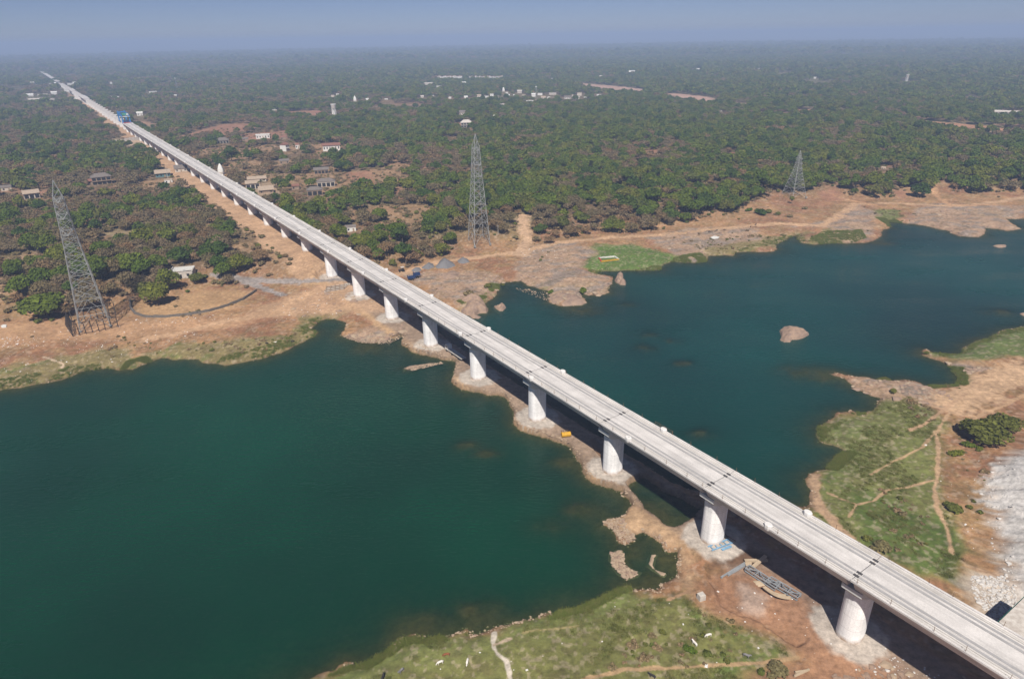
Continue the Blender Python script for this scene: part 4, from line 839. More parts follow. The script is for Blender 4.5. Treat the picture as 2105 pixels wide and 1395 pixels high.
# ------------------------------------------------------------------ cattle
def skin_obj(name, verts, edges, rad, mt, root=0, lvl=1):
    me = bpy.data.meshes.new(name); me.from_pydata(verts, edges, []); me.materials.append(mt); o = bpy.data.objects.new(name, me); link(o)
    o.modifiers.new('skin', 'SKIN')
    if not me.skin_vertices: me.attributes
    for k, r in enumerate(rad): me.skin_vertices[0].data[k].radius = (r, r); me.skin_vertices[0].data[k].use_root = (k == root)
    sb = o.modifiers.new('smooth', 'SUBSURF'); sb.levels = lvl; sb.render_levels = lvl
    return o
def cow(px, py, rz, mname, label, graze=True, cat='cow', z=0, lying=False):
    hz = 1.35 if not lying else .62
    vs = [(-.75, 0, hz - .25), (-.25, 0, hz - .32), (.30, 0, hz - .28), (.68, 0, hz - .18)]; ra = [.30, .37, .36, .30]; ed = [(0, 1), (1, 2), (2, 3)]
    if graze: vs += [(1.02, 0, hz - .38), (1.26, 0, .48 if not lying else .5), (1.42, 0, .22 if not lying else .4)]; ra += [.19, .13, .09]
    else: vs += [(1.0, .05, hz + .05), (1.22, .08, hz + .12), (1.5, .1, hz - .05)]; ra += [.19, .15, .10]
    ed += [(3, 4), (4, 5), (5, 6)]
    for x, b_ in ((-.74, 0), (.58, 3)):
        for s in (-.22, .22):
            n = len(vs)
            if lying: vs += [(x + .1, s * 1.6, .2), (x + .5, s * 1.9, .1)]; ra += [.10, .07]; ed += [(b_, n), (n, n + 1)]
            else:
                kx = -.10 if x < 0 else .04
                vs += [(x, s, hz - .62), (x + kx, s * 1.05, .52), (x + (.03 if x < 0 else 0), s * 1.05, .0)]; ra += [.15, .075, .065]; ed += [(b_, n), (n, n + 1), (n + 1, n + 2)]
    n = len(vs); vs += [(-1.06, 0, hz - .25), (-1.14, .03, .55 if not lying else .2)]; ra += [.05, .035]; ed += [(0, n), (n, n + 1)]
    n = len(vs)
    for s in (-1, 1): vs.append((vs[5][0] - .03, vs[5][1] + s * .27, vs[5][2] + .10)); ra.append(.05); ed.append((5, len(vs) - 1))
    o = skin_obj('cow' if cat == 'cow' else cat, vs, ed, ra, M[mname], 1); g = ground(px, py); o.location = g; o.rotation_euler = (0, 0, rz); o.scale = (.72,) * 3
    tag(o, label, cat, 'cattle grazing on the river banks')
    hb = MB()
    for s in (-1, 1): hb.bar((vs[5][0] + .0, vs[5][1] + s * .1, vs[5][2] + .15), (vs[5][0] + .05, vs[5][1] + s * .28, vs[5][2] + .42), .05)
    hb.build('horns', M['cowblack'], o); return o
cow(905, 1364, R(205), 'cowwhite', 'white cow grazing on the meadow, nearest to the brown cow')
cow(918, 1348, R(190), 'cowbrown', 'reddish brown cow grazing just behind a white cow')
cow(961, 1362, R(262), 'cowwhite', 'white cow seen end on near the pale trail on the meadow')
cow(825, 1381, R(235), 'cowgrey', 'grey cow with dark head on the meadow by the water', False)
cow(1456, 1308, R(195), 'cowwhite', 'white cow with reddish legs by the tall grass on the meadow')
cow(1428, 1325, R(120), 'cowwhite', 'white cow walking away beside the dark green grass patch', False)
cow(1534, 1350, R(-30), 'cowgrey', 'dark grey buffalo standing near the small stone heap', False, 'buffalo')
cow(1341, 1392, R(150), 'cowblack', 'black cow at the lower edge of the meadow', False)
cow(787, 1396, R(80), 'cowblack', 'black cow with white forehead at the corner of the meadow', False)
cow(1458, 477, R(10), 'cowblack', 'black buffalo at the head of the three on the far river track', True, 'buffalo')
cow(1473, 475, R(20), 'cowblack', 'black buffalo in the middle of the three on the far track', False, 'buffalo')
cow(1489, 474, R(170), 'cowblack', 'black buffalo at the rear of the three on the far track', True, 'buffalo')
cow(1543, 467, R(60), 'cowblack', 'dark buffalo grazing below the track near the far wood', True, 'buffalo')
cow(1553, 463, R(30), 'cowblack', 'dark buffalo walking on the track near the far wood', False, 'buffalo')
cow(549, 707, R(160), 'cowblack', 'black buffalo grazing on the lush grass by a small puddle', True, 'buffalo')
cow(602, 703, R(40), 'cowblack', 'black buffalo at the water edge of the lush grass', True, 'buffalo')
cow(565, 704, R(5), 'cowwhite', 'white cow lying on the lush grass between two buffaloes', False, lying=True)
o = cow(393, 650, R(10), 'cowblack', 'black goat standing beside the stone wall, first of two', False, 'goat'); o.scale = (.5,) * 3
o = cow(411, 648, R(30), 'cowblack', 'black goat by the stone wall, the larger of two', False, 'goat'); o.scale = (.56,) * 3

# ------------------------------------------------------------------ vehicles and gear
def truck():
    q = br(4.62, 3.2); z = float(height(q[:1], q[1:2])[0]); e = empty('flatbed_truck', (q[0], q[1], z), TH, 'grey flatbed truck parked in the shade beneath the viaduct', 'truck')
    MB().box((0, -2.4, 1.25), (2.5, 11.5, .3)).build('flatbed', M['concblock'], e)
    mb = MB(); mb.box((0, -1.5, .9), (1.0, 13.5, .45)); mb.build('chassis', M['dsteel'], e)
    c = MB(); c.box((0, 5.0, 1.75), (2.4, 2.2, 1.7)); c.box((0, 4.9, 2.95), (2.3, 1.9, .8), 0, .9); cab = c.build('cab', M['white'], e)
    MB().box((0, 6.05, 2.35), (2.1, .12, .9)).build('windscreen', M['glass'], cab); MB().box((0, 6.13, 1.25), (2.3, .12, .5)).build('grille', M['dark'], cab)
    for s in (-1, 1): MB().box((s * 1.17, 5.0, 2.3), (.1, 1.2, .7)).build('side_window', M['glass'], cab)
    for y in (5.0, .2, -5.2, -6.5):
        for s in (-1, 1): MB().cyl((s * 1.05, y, .52), .52, .4, 16, 'X').build('wheel', M['tyre'], e)
truck()
def trailer(px, py, rz, label):
    g = ground(px, py); e = empty('trailer', g, rz, label, 'trailer', 'blue trailers behind the viaduct')
    b_ = MB(); b_.box((0, 0, 1.2), (4.4, 2.1, .2))
    for c_, d_ in (((0, 1.0, 1.75), (4.4, .12, .9)), ((0, -1.0, 1.75), (4.4, .12, .9)), ((2.15, 0, 1.75), (.12, 2, .9)), ((-2.15, 0, 2.1), (.12, 2, 1.6))): b_.box(c_, d_)
    b_.build('bed', M['bluedark'], e); MB().bar((2.1, 0, 1), (3.8, 0, .7), .16).build('drawbar', M['dsteel'], e)
    for x in (-.6, .7):
        for s in (-1, 1): MB().cyl((x, s * 1.15, .5), .5, .28, 14, 'Y').build('wheel', M['tyre'], e)
    return e
trailer(846, 575, R(25), 'dark blue farm trailer with open bed, nearer to the viaduct')
e = trailer(857, 571, R(25), 'dark blue farm trailer with tall tailboard, beside the first'); e.scale = (.9, .9, 1.4)
g = ground(826, 558); e = empty('tractor', g, R(200), 'small dark tractor with pale canopy on the gravel yard behind the viaduct', 'tractor')
MB().box((.9, 0, 1.2), (2.0, .9, .8)).build('bonnet', M['dsteel'], e); MB().box((-.6, 0, 1.1), (1.4, 1.3, .7)).build('platform', M['dsteel'], e); MB().box((-.5, 0, 2.75), (2.2, 1.9, .14)).build('canopy', M['plaster'], e)
for x in (-1.3, .4):
    for s in (-.8, .8): MB().bar((x, s, 1.3), (x, s, 2.7), .09).build('canopy_post', M['dsteel'], e)
for s in (-1, 1): MB().cyl((-.8, s * 1.0, .8), .8, .45, 18, 'Y').build('rear_wheel', M['tyre'], e); MB().cyl((1.4, s * .75, .45), .45, .3, 14, 'Y').build('front_wheel', M['tyre'], e)
# blue frame lying by a pier
g = ground(1481, 1120); e = empty('steel_ladder', g, R(24), 'blue painted steel ladder frame lying on the concrete pad of a pier', 'ladder frame')
for y in (-.8, .8):
    mb = MB(); mb.bar((-3.6, y, .25), (3.6, y, .25), .3); mb.build('side_beam', M['bsteel'], e)
for x in (-3, -1.5, 0, 1.5, 3): MB().bar((x, -.8, .27), (x, .8, .27), .2).build('rung', M['bsteel'], e)
MB().box((.6, -1.7, .2), (3.2, .6, .35)).build('plate', M['bsteel'], e)
for k, (x, y, a) in enumerate(((3.6, 1.6, 70), (4.3, .6, 110))):
    MB().bar((x - math.cos(R(a)) * 1.3, y - math.sin(R(a)) * 1.3, .2), (x + math.cos(R(a)) * 1.3, y + math.sin(R(a)) * 1.3, .35), .16).build('strut', M['rust'], e)
# grey lattice trusses lying on the red soil
def truss(a, b_, wd, label, arc=True, lift=.4):
    A, B = ground(*a), ground(*b_); d = B - A; L_ = math.hypot(d.x, d.y); c = (A + B) / 2; e = empty('steel_truss', (c.x, c.y, c.z), math.atan2(d.y, d.x), label, 'steel truss', 'grey steel trusses on the ground')
    n = max(3, int(L_ / 2.2))
    for s in (-1, 1):
        mb = MB()
        for z in (lift, lift + .9): mb.bar((-L_ / 2, s * wd / 2, z), (L_ / 2, s * wd / 2, z), .24)
        for k in range(n + 1): x = -L_ / 2 + L_ * k / n; mb.bar((x, s * wd / 2, lift), (x, s * wd / 2, lift + .9), .14)
        mb.build('chord', M['gsteel'], e)
    mb = MB()
    for k in range(n + 1):
        x = -L_ / 2 + L_ * k / n; mb.bar((x, -wd / 2, lift + .9), (x, wd / 2, lift + .9), .18)
        if k < n: mb.bar((x, -wd / 2 * (-1) ** k, lift + .9), (x + L_ / n, wd / 2 * (-1) ** k, lift + .9), .17)
    mb.build('web', M['gsteel'], e); return e
truss((1535, 1172), (1597, 1212), 1.8, 'grey steel lattice truss lying on red soil, nearer to the plate')
truss((1580, 1196), (1642, 1232), 1.8, 'grey steel lattice truss lying on red soil, farther from the plate')
def beam(a, b_, wd, mname, label, z=.25, name='steel_beam', cat='steel beam'):
    A, B = ground(*a), ground(*b_); c = (A + B) / 2; d = B - A; L_ = d.length; o = MB().box((0, 0, z + .15), (L_, wd, .12)).box((0, 0, z - .15), (L_, wd, .12)).box((0, 0, z), (L_, wd * .35, .3)).build(name, M[mname]); o.location = c; o.rotation_euler = (0, -math.asin(d.z / L_), math.atan2(d.y, d.x)); return tag(o, label, cat)
beam((1482, 1188), (1533, 1157), .5, 'gsteel', 'long grey steel beam pointing to the water on the red soil')
beam((1496, 1183), (1545, 1154), .5, 'gsteel', 'grey steel beam lying parallel beside the longer one')
beam((1530, 1156), (1577, 1155), .9, 'ply', 'tan plank lying across the ends of the grey beams', .7, 'plank', 'plank')
beam((1545, 1172), (1573, 1147), .9, 'ply', 'slanting tan plank with pointed end on the beam pile', .9, 'plank', 'plank')
def plate(poly, h_, mname, label, name, cat, z=.2):
    P3 = [ground(a, b_) for a, b_ in poly]; c = sum(P3, Vector()) / len(P3); o = MB().rings([[(p.x - c.x, p.y - c.y, z + dz) for p in P3] for dz in (0, h_)]).build(name, M[mname]); o.location = c; return tag(o, label, cat)
plate([(1531, 1161), (1535, 1157), (1541, 1156), (1545, 1160), (1544, 1165), (1539, 1168), (1533, 1166)], .18, 'ply', 'round tan plywood disc leaning on the grey beams', 'plywood_disc', 'plywood disc', .5)
def arc_form(px, py, r, a0, a1, rz, label):
    g = ground(px, py); rg = []
    for k in range(9):
        t = R(a0 + (a1 - a0) * k / 8); rg.append([(math.cos(t) * q, math.sin(t) * q, z) for q, z in ((r, 1.35), (r + .9, 1.35), (r + .9, 1.55), (r, 1.55))])
    o = MB().rings(rg).build('curved_formwork', M['ply']); o.location = g; o.rotation_euler = (0, 0, rz); return tag(o, label, 'formwork', 'curved tan formwork pieces on the trusses')
arc_form(1600, 1204, 4.2, 200, 270, R(0), 'curved tan formwork strip lying on the trusses, lower one')
arc_form(1606, 1208, 4.2, 200, 275, R(0), 'curved tan formwork strip lying on the trusses, upper one')
mound('bent_sheet', [(1549, 1193), (1562, 1192), (1577, 1201), (1560, 1205), (1554, 1200)], .5, 'ply', 'bent tan sheet lying beside the steel trusses', 'sheet', None, 16, .3, .2)
# stacked formwork on the far bank
g = ground(688, 593); e = empty('formwork_pile', g, R(18), 'pile of old steel and timber formwork frames on the bare bank below the viaduct', 'formwork pile')
for k in range(7):
    mb = MB(); y = -4 + k * 1.25; mb.bar((-6 + k * .4, y, .3 + .1 * (k % 3)), (5 + k * .5, y + .6, .4), .35); mb.build('beam', M['rust' if k % 2 else 'concblock'], e)
for k in range(5): MB().bar((-5 + 2.4 * k, -4.5, .75), (-4 + 2.4 * k, 4.5, .8), .25).build('crosspiece', M['wood'], e)
for k in range(3):
    rg = []
    for j in range(7):
        t = R(20 + 22 * j); rg.append([(8 + k * 1.2 + math.cos(t) * q, 2 + math.sin(t) * q * .6, z) for q, z in ((2, .2), (2.5, .2), (2.5, 1.1), (2, 1.1))])
    MB().rings(rg).build('curved_panel', M['concblock'], e)
# yellow bucket on the embankment
g = ground(1163, 896); e = empty('excavator_bucket', g, R(10), 'yellow steel digger bucket standing on the sandy embankment', 'digger bucket')
rg = []
for x in (-1.6, 1.6): rg.append([(x, math.cos(t) * 1.2, .9 + math.sin(t) * 1.0) for t in [R(100 + 18 * k) for k in range(11)]] + [(x, math.cos(t) * 1.0, .9 + math.sin(t) * .8) for t in [R(280 - 18 * k) for k in range(11)]])
MB().rings(rg).build('shell', M['yellow'], e)
for s in (-1.5, 1.5): MB().cyl((s, 0, .9), .95, .14, 12, 'X').build('cheek', M['yellow'], e)
for k in range(5): MB().bar((-1.4 + .7 * k, .2, 1.9), (-1.4 + .7 * k, .9, 2.0), .22).build('tooth', M['rust'], e)
# concrete cube, boulders, slab in the lower corner
g = ground(1441, 1230); e = empty('concrete_block', g, R(20), 'small pale concrete block standing on the grass beside the red soil', 'concrete block'); mb = MB(); mb.box((0, 0, .7), (1.7, 1.5, 1.6), 0, .94); mb.build('block', M['concblock'], e); MB().box((0, 0, 1.56), (.5, .5, .14)).build('lifting_pad', M['kerb'], e)
pb = [ground(2052, 1283, 0), ground(2110, 1228, 0), ground(2190, 1290, 0), ground(2130, 1350, 0)]
Vq = np.array([onz(a, b_, 8.4) for a, b_ in ((2050, 1278), (2106, 1224), (2215, 1290), (2150, 1362))]); c = Vq.mean(0); gz = float(height(c[:1], c[1:2])[0])
e = empty('concrete_abutment', (c[0], c[1], 0), 0, 'big pale concrete abutment block with green edged top in the lower corner by the viaduct', 'abutment')
MB().rings([[(p[0] - c[0], p[1] - c[1], z) for p in Vq] for z in (1.0, 8.0)]).build('body', M['cap'], e)
MB().rings([[((p[0] - c[0]) * f, (p[1] - c[1]) * f, z) for p in Vq] for z, f in ((8.0, 1.01), (8.25, 1.01))]).build('green_edge', M['green_paint'], e)
MB().rings([[((p[0] - c[0]) * f, (p[1] - c[1]) * f, z) for p in Vq] for z, f in ((8.25, .97), (8.6, .96))]).build('top_slab', M['plaster'], e)
# flower bed framed in white, red and yellow on the green flat
fb = empty('framed_bed', ground(1250, 533), 0, 'garden bed with low white, yellow and red border on green grass by the river', 'garden bed')
cn = [ground(*p) - fb.location for p in ((1231, 531), (1263, 528), (1272, 534), (1236, 538))]
for (a, b_), mn in zip(((0, 1), (1, 2), (2, 3), (3, 0)), ('white', 'white', 'yellow', 'red')): MB().bar(cn[a] + Vector((0, 0, .3)), cn[b_] + Vector((0, 0, .3)), .75).build('border', M[mn], fb)
plate([(1460, 489), (1468, 486), (1479, 488), (1476, 491), (1465, 492)], .4, 'white', 'white plastic sheet spread on the ground near the far track', 'plastic_sheet', 'plastic sheet', .1)
plate([(2, 671), (8, 668), (14, 669), (13, 673), (4, 674)], .3, 'white', 'pale plastic sheet lying on the bare bank by the frame edge', 'plastic_sheet', 'plastic sheet', .1)
for (a, b_, lab) in (((1634, 1383), (1660, 1379), 'short pale timber lying on red soil among dry twigs'), ((1632, 1391), (1663, 1377), 'long pale timber lying on red soil among dry twigs')):
    beam(a, b_, .35, 'ply', lab, .3, 'timber', 'timber')

# ------------------------------------------------------------------ trees and other plants
def leaf_cloud(rng, lobes, n, size, up=.35, flat=1.0, hollow=.55):
    """n small leaf clumps (quads) spread through and over a set of lobes (x, y, z, r)"""
    L = np.array(lobes); wgt = L[:, 3] ** 2; k = rng.choice(len(L), n, p=wgt / wgt.sum())
    d = rng.normal(size=(n, 3)); d /= np.linalg.norm(d, axis=1)[:, None]; d[:, 2] = np.where(d[:, 2] < -.35, -d[:, 2] * .6, d[:, 2])
    rad = L[k, 3] * (hollow + (1.05 - hollow) * rng.random(n) ** .45)
    c = L[k, :3] + d * rad[:, None] * np.array([1, 1, flat])
    nrm = d + rng.normal(size=(n, 3)) * .55 + np.array([0, 0, up]); nrm /= np.linalg.norm(nrm, axis=1)[:, None]
    t = np.cross(nrm, rng.normal(size=(n, 3))); t /= np.linalg.norm(t, axis=1)[:, None]; bt = np.cross(nrm, t)
    s = size * (.6 + .8 * rng.random(n))[:, None]; a = (.55 + .5 * rng.random(n))[:, None]
    v = np.stack([c - t * s - bt * s * a * .3, c - t * s * .2 + bt * s * a, c + t * s + bt * s * a * .2, c + t * s * .1 - bt * s * a], 1).reshape(-1, 3)
    val = np.repeat(np.clip(.5 + .22 * rng.normal(size=n), 0, 1), 4)
    return v, np.arange(n * 4), val
def leaf_mesh(name, args, m_):
    v, f, val = leaf_cloud(*args); me = mesh_np(name, v, f, 4, m_); a = me.attributes.new('leaf', 'FLOAT', 'POINT'); a.data.foreach_set('value', val.astype(np.float32)); return me
def lobes_for(rng, Rw, H_, n, base):
    out = []
    for k in range(n):
        a = 2 * PI * (k + rng.random() * .7) / n; q = Rw * (.28 + .34 * rng.random()); r = Rw * (.40 + .20 * rng.random())
        out.append((math.cos(a) * q, math.sin(a) * q, base + (H_ - base) * (.30 + .34 * rng.random()), r))
    out.append((rng.normal() * .12 * Rw, rng.normal() * .12 * Rw, H_ - Rw * .48, Rw * .5)); return out
def trunk_mesh(rng, lobes, H_, name='trunk', thick=.36, twigs=0):
    mb = MB(); b0 = (0, 0, H_ * .30)
    def limb(a, b_, r0, r1):
        a, b_ = Vector(a), Vector(b_); q = (b_ - a).to_track_quat('Z', 'Y'); mb.rings([[p + q @ Vector((math.cos(t) * r, math.sin(t) * r, 0)) for t in [2 * PI * k / 6 for k in range(6)]] for p, r in ((a, r0), (b_, r1))])
    limb((0, 0, -1.2), b0, thick, thick * .72)
    for (x, y, z, r) in lobes:
        m_ = (x * .55, y * .55, (b0[2] + z) * .5); limb(b0, m_, thick * .55, thick * .34); limb(m_, (x, y, z + r * .3), thick * .34, thick * .1)
        for k in range(twigs):
            d = rng.normal(size=3); d[2] = abs(d[2]); d /= np.linalg.norm(d); limb((x, y, z), (x + d[0] * r, y + d[1] * r, z + d[2] * r), thick * .2, .03)
    return mb.mesh(name, M['bark'])
trng = np.random.default_rng(21)
VN = [0]
def variant(kind, lod):
    """one tree shape: crown mesh, trunk mesh; about 8 m tall and 10 m wide"""
    if kind == 'green': Rw, H_, nl, b_ = 5.0 + trng.random(), 7.6 + trng.random() * 2, 7, 1.6; mt = ['leafA', 'leafB', 'leafA', 'leafD', 'leafA'][VN[0] % 5]; n, s, ho = 1500, .50, .62
    elif kind == 'tall': Rw, H_, nl, b_ = 4.0 + trng.random() * .6, 10 + trng.random() * 2, 6, 3.4; mt = ['leafB', 'leafA'][VN[0] % 2]; n, s, ho = 1200, .48, .6
    else: Rw, H_, nl, b_ = 4.4 + trng.random(), 6.4 + trng.random() * 2.2, 8, 1.6; mt = 'leafC'; n, s, ho = 950, .36, .45
    lb = lobes_for(trng, Rw, H_, nl, b_); VN[0] += 1
    if lod == 1: n, s = int(n * .36), s * 1.55
    if lod == 2: n, s = int(n * .12), s * 2.5
    return leaf_mesh('crown', (trng, lb, n, s, .35, .9, ho), M[mt]), (trunk_mesh(trng, lb, H_, 'trunk', .34 if kind != 'dry' else .26, 2 if kind == 'dry' else 0) if lod == 0 else None)
KINDS = ['green'] * 5 + ['tall'] * 2 + ['dry'] * 4                     # variant index -> kind
NEARV = [variant(k, 0) for k in KINDS]; VN[0] = 0; MIDV = [variant(k, 1)[0] for k in KINDS]; VN[0] = 0; FARV = [variant(k, 2)[0] for k in KINDS]
# --- where trees stand
def jgrid(r0, r1, step, az=46):
    pts = []; r = r0
    nr = int((r1 - r0) / step)
    for k in range(nr):
        r = r0 + (k + .5) * step; m_ = int(2 * R(az) * r / step); a = (np.arange(m_) + .5 * (k % 2)) / m_ * 2 * R(az) - R(az)
        a = a + RNG.uniform(-.42, .42, m_) * step / r; q = r + RNG.uniform(-.42, .42, m_) * step; pts.append(np.stack([np.sin(a) * q, np.cos(a) * q], -1))
    return np.concatenate(pts)
P = np.concatenate([jgrid(250, 1000, 8.3), jgrid(1000, 2200, 10.2), jgrid(2200, 4200, 15), jgrid(4200, 9000, 34)])
pr = np.hypot(P[:, 0], P[:, 1])
x, y = P[:, 0], P[:, 1]
FOREST = np.vstack([world([(-900, 690), (-60, 668), (0, 652), (50, 648), (80, 655), (120, 648), (150, 632), (205, 625), (250, 604), (300, 608), (345, 590), (352, 575), (400, 560), (450, 572), (500, 578), (560, 574), (640, 566), (646, 552), (700, 548), (790, 536), (850, 534), (880, 525), (945, 500), (960, 480), (1010, 478), (1062, 486), (1075, 470),
    (1090, 488), (1140, 484), (1200, 474), (1250, 468), (1300, 468), (1400, 450), (1440, 446), (1470, 432), (1520, 428), (1560, 408), (1600, 400), (1660, 398), (1690, 380), (1710, 392), (1760, 396), (1800, 398), (1840, 396), (1865, 380), (1890, 396), (1912, 390), (1925, 378), (2000, 390), (2105, 386), (2700, 380)], 6.0), [[9000, 3000], [9000, 12000], [-9000, 12000], [-9000, 3000]]])
ok = np.ones(len(P), bool); nearm = pr < 1500
dF = np.full(len(P), 999.0); dF[nearm] = sd_poly(x[nearm], y[nearm], FOREST); ok &= dF > 2.0
ai, al = along(x, y)
cw = 15 + 6 * (fbm(x, y, 60, 301) - .5) * 2
ok &= ~((al > -cw - 8 * (ai < 20)) & (al < 11 + 4 * (fbm(x, y, 40, 305) - .5)) & (ai > 5) & (ai < 62))
GAPS = [world(pts, 8.5) for pts, _ in CLEAR] + [world([(a, b + q) for a, b in pts], 8.5) for pts, _ in CLEAR if max(b for a, b in pts) < 290 and min(a for a, b in pts) > 900 for q in (3, 6)]
for V in GAPS: ok &= sd_near(x, y, V, 60) < -1.5
big = fbm(x, y, 70, 311, 3); ok &= ~((big > .61) & (pr < 1000) & (x < -60)) & ~((fbm(x, y, 200, 341, 3) > .70) & (pr > 1300)); ok &= RNG.random(len(P)) > .05
ok &= (d_line(x, y, world([(1070, 516), (1080, 490), (1072, 455)], 6.0)) > 7)
for hx, hy, hr, hd in HOUSES:
    ux, uy = hx / math.hypot(hx, hy), hy / math.hypot(hx, hy); ex, ey = x - hx, y - hy; t_ = -(ex * ux + ey * uy); s_ = np.abs(-ex * uy + ey * ux)
    reach = min(60, 16 * hd / 128 * .55) if hd < 1400 else 95 if hd < 2600 else 140
    ok &= ~((s_ < hr + (4 if hd < 1400 else 9)) & (t_ > -hr * 2 - 4) & (t_ < reach))
for gg, q in ((gl_, 13), (gm_, 11), (gr_, 8)): ok &= np.hypot(x - gg.x, y - gg.y) > q
P, pr, dF, ai, al = P[ok], pr[ok], dF[ok], ai[ok], al[ok]; x, y = P[:, 0], P[:, 1]
Z = height(x, y)
cx = (np.stack([x, y, Z - CAMZ], -1) @ R2); dz = (np.stack([x, y, Z - CAMZ], -1) @ FW); PXX = 1052.5 + F * cx / dz; PYY = 697.5 - F * (np.stack([x, y, Z - CAMZ], -1) @ U2) / dz
# dry or green: greener to the right of the viaduct, drier by the left tower, in patches
pg = .45 + .38 * sstep(500, 1250, PXX) - .16 * (PXX < 560) + 2.4 * (fbm(x, y, 60, 321, 3) - .5) - .25 * (np.minimum(dF, 60) < 22) * (PXX > 600) * (PXX < 1250) + .12 * (pr > 1200)
isgreen = RNG.random(len(P)) < np.clip(pg, .06, .95)
scl = np.clip(1.0 + 1.0 * (fbm(x, y, 22, 331, 2) - .5) + RNG.normal(0, .16, len(P)), .55, 1.75) * np.where(isgreen, 1.0, .92)
vi = np.where(isgreen, np.where(RNG.random(len(P)) < .86, RNG.integers(0, 5, len(P)), RNG.integers(5, 7, len(P))), RNG.integers(7, 11, len(P)))
scl *= np.where(pr > 4200, 2.6, np.where(pr > 2200, 1.4, 1.0)); rot = RNG.uniform(0, 2 * PI, len(P))
infr = (PXX > -60) & (PXX < 2165)
single = np.zeros(len(P), bool)
for grp in (isgreen, ~isgreen):
    c = np.where(infr & grp)[0]; c = c[np.argsort(-(scl[c] / np.sqrt(pr[c] ** 2 + CAMZ ** 2)))][:285]; single[c] = True
def zone(px, r, d):
    if px < 175: zn = 'in wood beyond the fenced tower'
    elif px < 640 and r < 640: zn = 'in wood between fenced tower and viaduct'
    elif px < 985: zn = 'in wood between viaduct and central tower'
    elif px < 1330: zn = 'in wood behind the framed garden bed'
    elif px < 1631: zn = 'in wood before the small far tower'
    else: zn = 'in wood past the small far tower'
    return zn
def plant(name, vkey, cm, tm_, loc, rz, s, label, cat, group):
    o = bpy.data.objects.new(name, None); o.location = loc; o.rotation_euler = (0, 0, rz); o.scale = s if isinstance(s, tuple) else (s, s, s); COL.objects.link(o); tag(o, label, cat, group)
    c = bpy.data.objects.new('crown', cm); c.parent = o; COL.objects.link(c)
    if tm_ is not None: t_ = bpy.data.objects.new('trunk', tm_); t_.parent = o; COL.objects.link(t_)
    return o
matname = lambda v: NEARV[v][0].materials[0].name
for k in np.where(single)[0]:
    v = int(vi[k]); kd = KINDS[v]; zn = zone(PXX[k], pr[k], dF[k]); lf = {'leaf_green': 'green', 'leaf_dark_green': 'dark green', 'leaf_olive': 'olive green'}.get(matname(v), '')
    sz = 'big' if scl[k] > 1.15 else 'middling' if scl[k] > .9 else 'small'; ed = 'edge' if dF[k] < 16 else 'inner'
    if kd == 'dry': lab = f"{sz} dry brown tree, {ed} row {zn}"; nm = 'dry_tree'
    elif kd == 'tall': lab = f"{sz} upright {lf} tree, {ed} row {zn}"; nm = 'leafy_tree'
    else: lab = f"{sz} broad {lf} tree, {ed} row {zn}"; nm = 'leafy_tree'
    plant(nm, v, NEARV[v][0], NEARV[v][1], (x[k], y[k], Z[k]), rot[k], float(scl[k]), lab, 'tree', lab.replace('tree,', 'trees,'))
# --- scatter of plants and stones nobody could count, by geometry nodes
def scatter(name, pts, rots, scls, idx, sources, kind='stuff', tilt=None):
    me = bpy.data.meshes.new(name); n = len(pts); me.vertices.add(n); me.vertices.foreach_set('co', np.ascontiguousarray(pts, np.float32).ravel())
    for nm, ty, val in (('rz', 'FLOAT', rots), ('sc', 'FLOAT', scls), ('ix', 'INT', idx)):
        a = me.attributes.new(nm, ty, 'POINT'); a.data.foreach_set('value', np.ascontiguousarray(val, np.int32 if ty == 'INT' else np.float32))
    o = link(bpy.data.objects.new(name, me)); tag(o, kind=kind)
    ng = bpy.data.node_groups.new(name + '_nodes', 'GeometryNodeTree'); ng.interface.new_socket('Geometry', in_out='INPUT', socket_type='NodeSocketGeometry'); ng.interface.new_socket('Geometry', in_out='OUTPUT', socket_type='NodeSocketGeometry')
    gi, go = ng.nodes.new('NodeGroupInput'), ng.nodes.new('NodeGroupOutput'); jn = ng.nodes.new('GeometryNodeJoinGeometry'); ng.links.new(jn.outputs[0], go.inputs[0])
    def attr(nm, ty):
        a = ng.nodes.new('GeometryNodeInputNamedAttribute'); a.data_type = ty; a.inputs[0].default_value = nm; return a.outputs[0]
    rz_, sc_, ix_ = attr('rz', 'FLOAT'), attr('sc', 'FLOAT'), attr('ix', 'INT'); cb = ng.nodes.new('ShaderNodeCombineXYZ'); ng.links.new(rz_, cb.inputs[2])
    for k, src in enumerate(sources):
        ob = bpy.data.objects.new(name + '_shape', src)                # a shape only this scatter uses, not placed in the scene
        oi = ng.nodes.new('GeometryNodeObjectInfo'); oi.inputs['Object'].default_value = ob; oi.inputs['As Instance'].default_value = True
        cmp_ = ng.nodes.new('FunctionNodeCompare'); cmp_.data_type = 'INT'; cmp_.operation = 'EQUAL'; ng.links.new(ix_, cmp_.inputs[2]); cmp_.inputs[3].default_value = k
        ip = ng.nodes.new('GeometryNodeInstanceOnPoints'); ng.links.new(gi.outputs[0], ip.inputs['Points']); ng.links.new(cmp_.outputs[0], ip.inputs['Selection']); ng.links.new(oi.outputs['Geometry'], ip.inputs['Instance'])
        ng.links.new(cb.outputs[0], ip.inputs['Rotation']); ng.links.new(sc_, ip.inputs['Scale']); ng.links.new(ip.outputs[0], jn.inputs[0])
    md = o.modifiers.new('scatter', 'NODES'); md.node_group = ng; return o
nv = len(KINDS)
for nm, m_, srcs in (('forest', ~single & (pr < 1500), MIDV), ('far_forest', ~single & (pr >= 1500), FARV)):
    scatter(nm, np.stack([x, y, Z], -1)[m_], rot[m_], scl[m_], vi[m_], srcs)
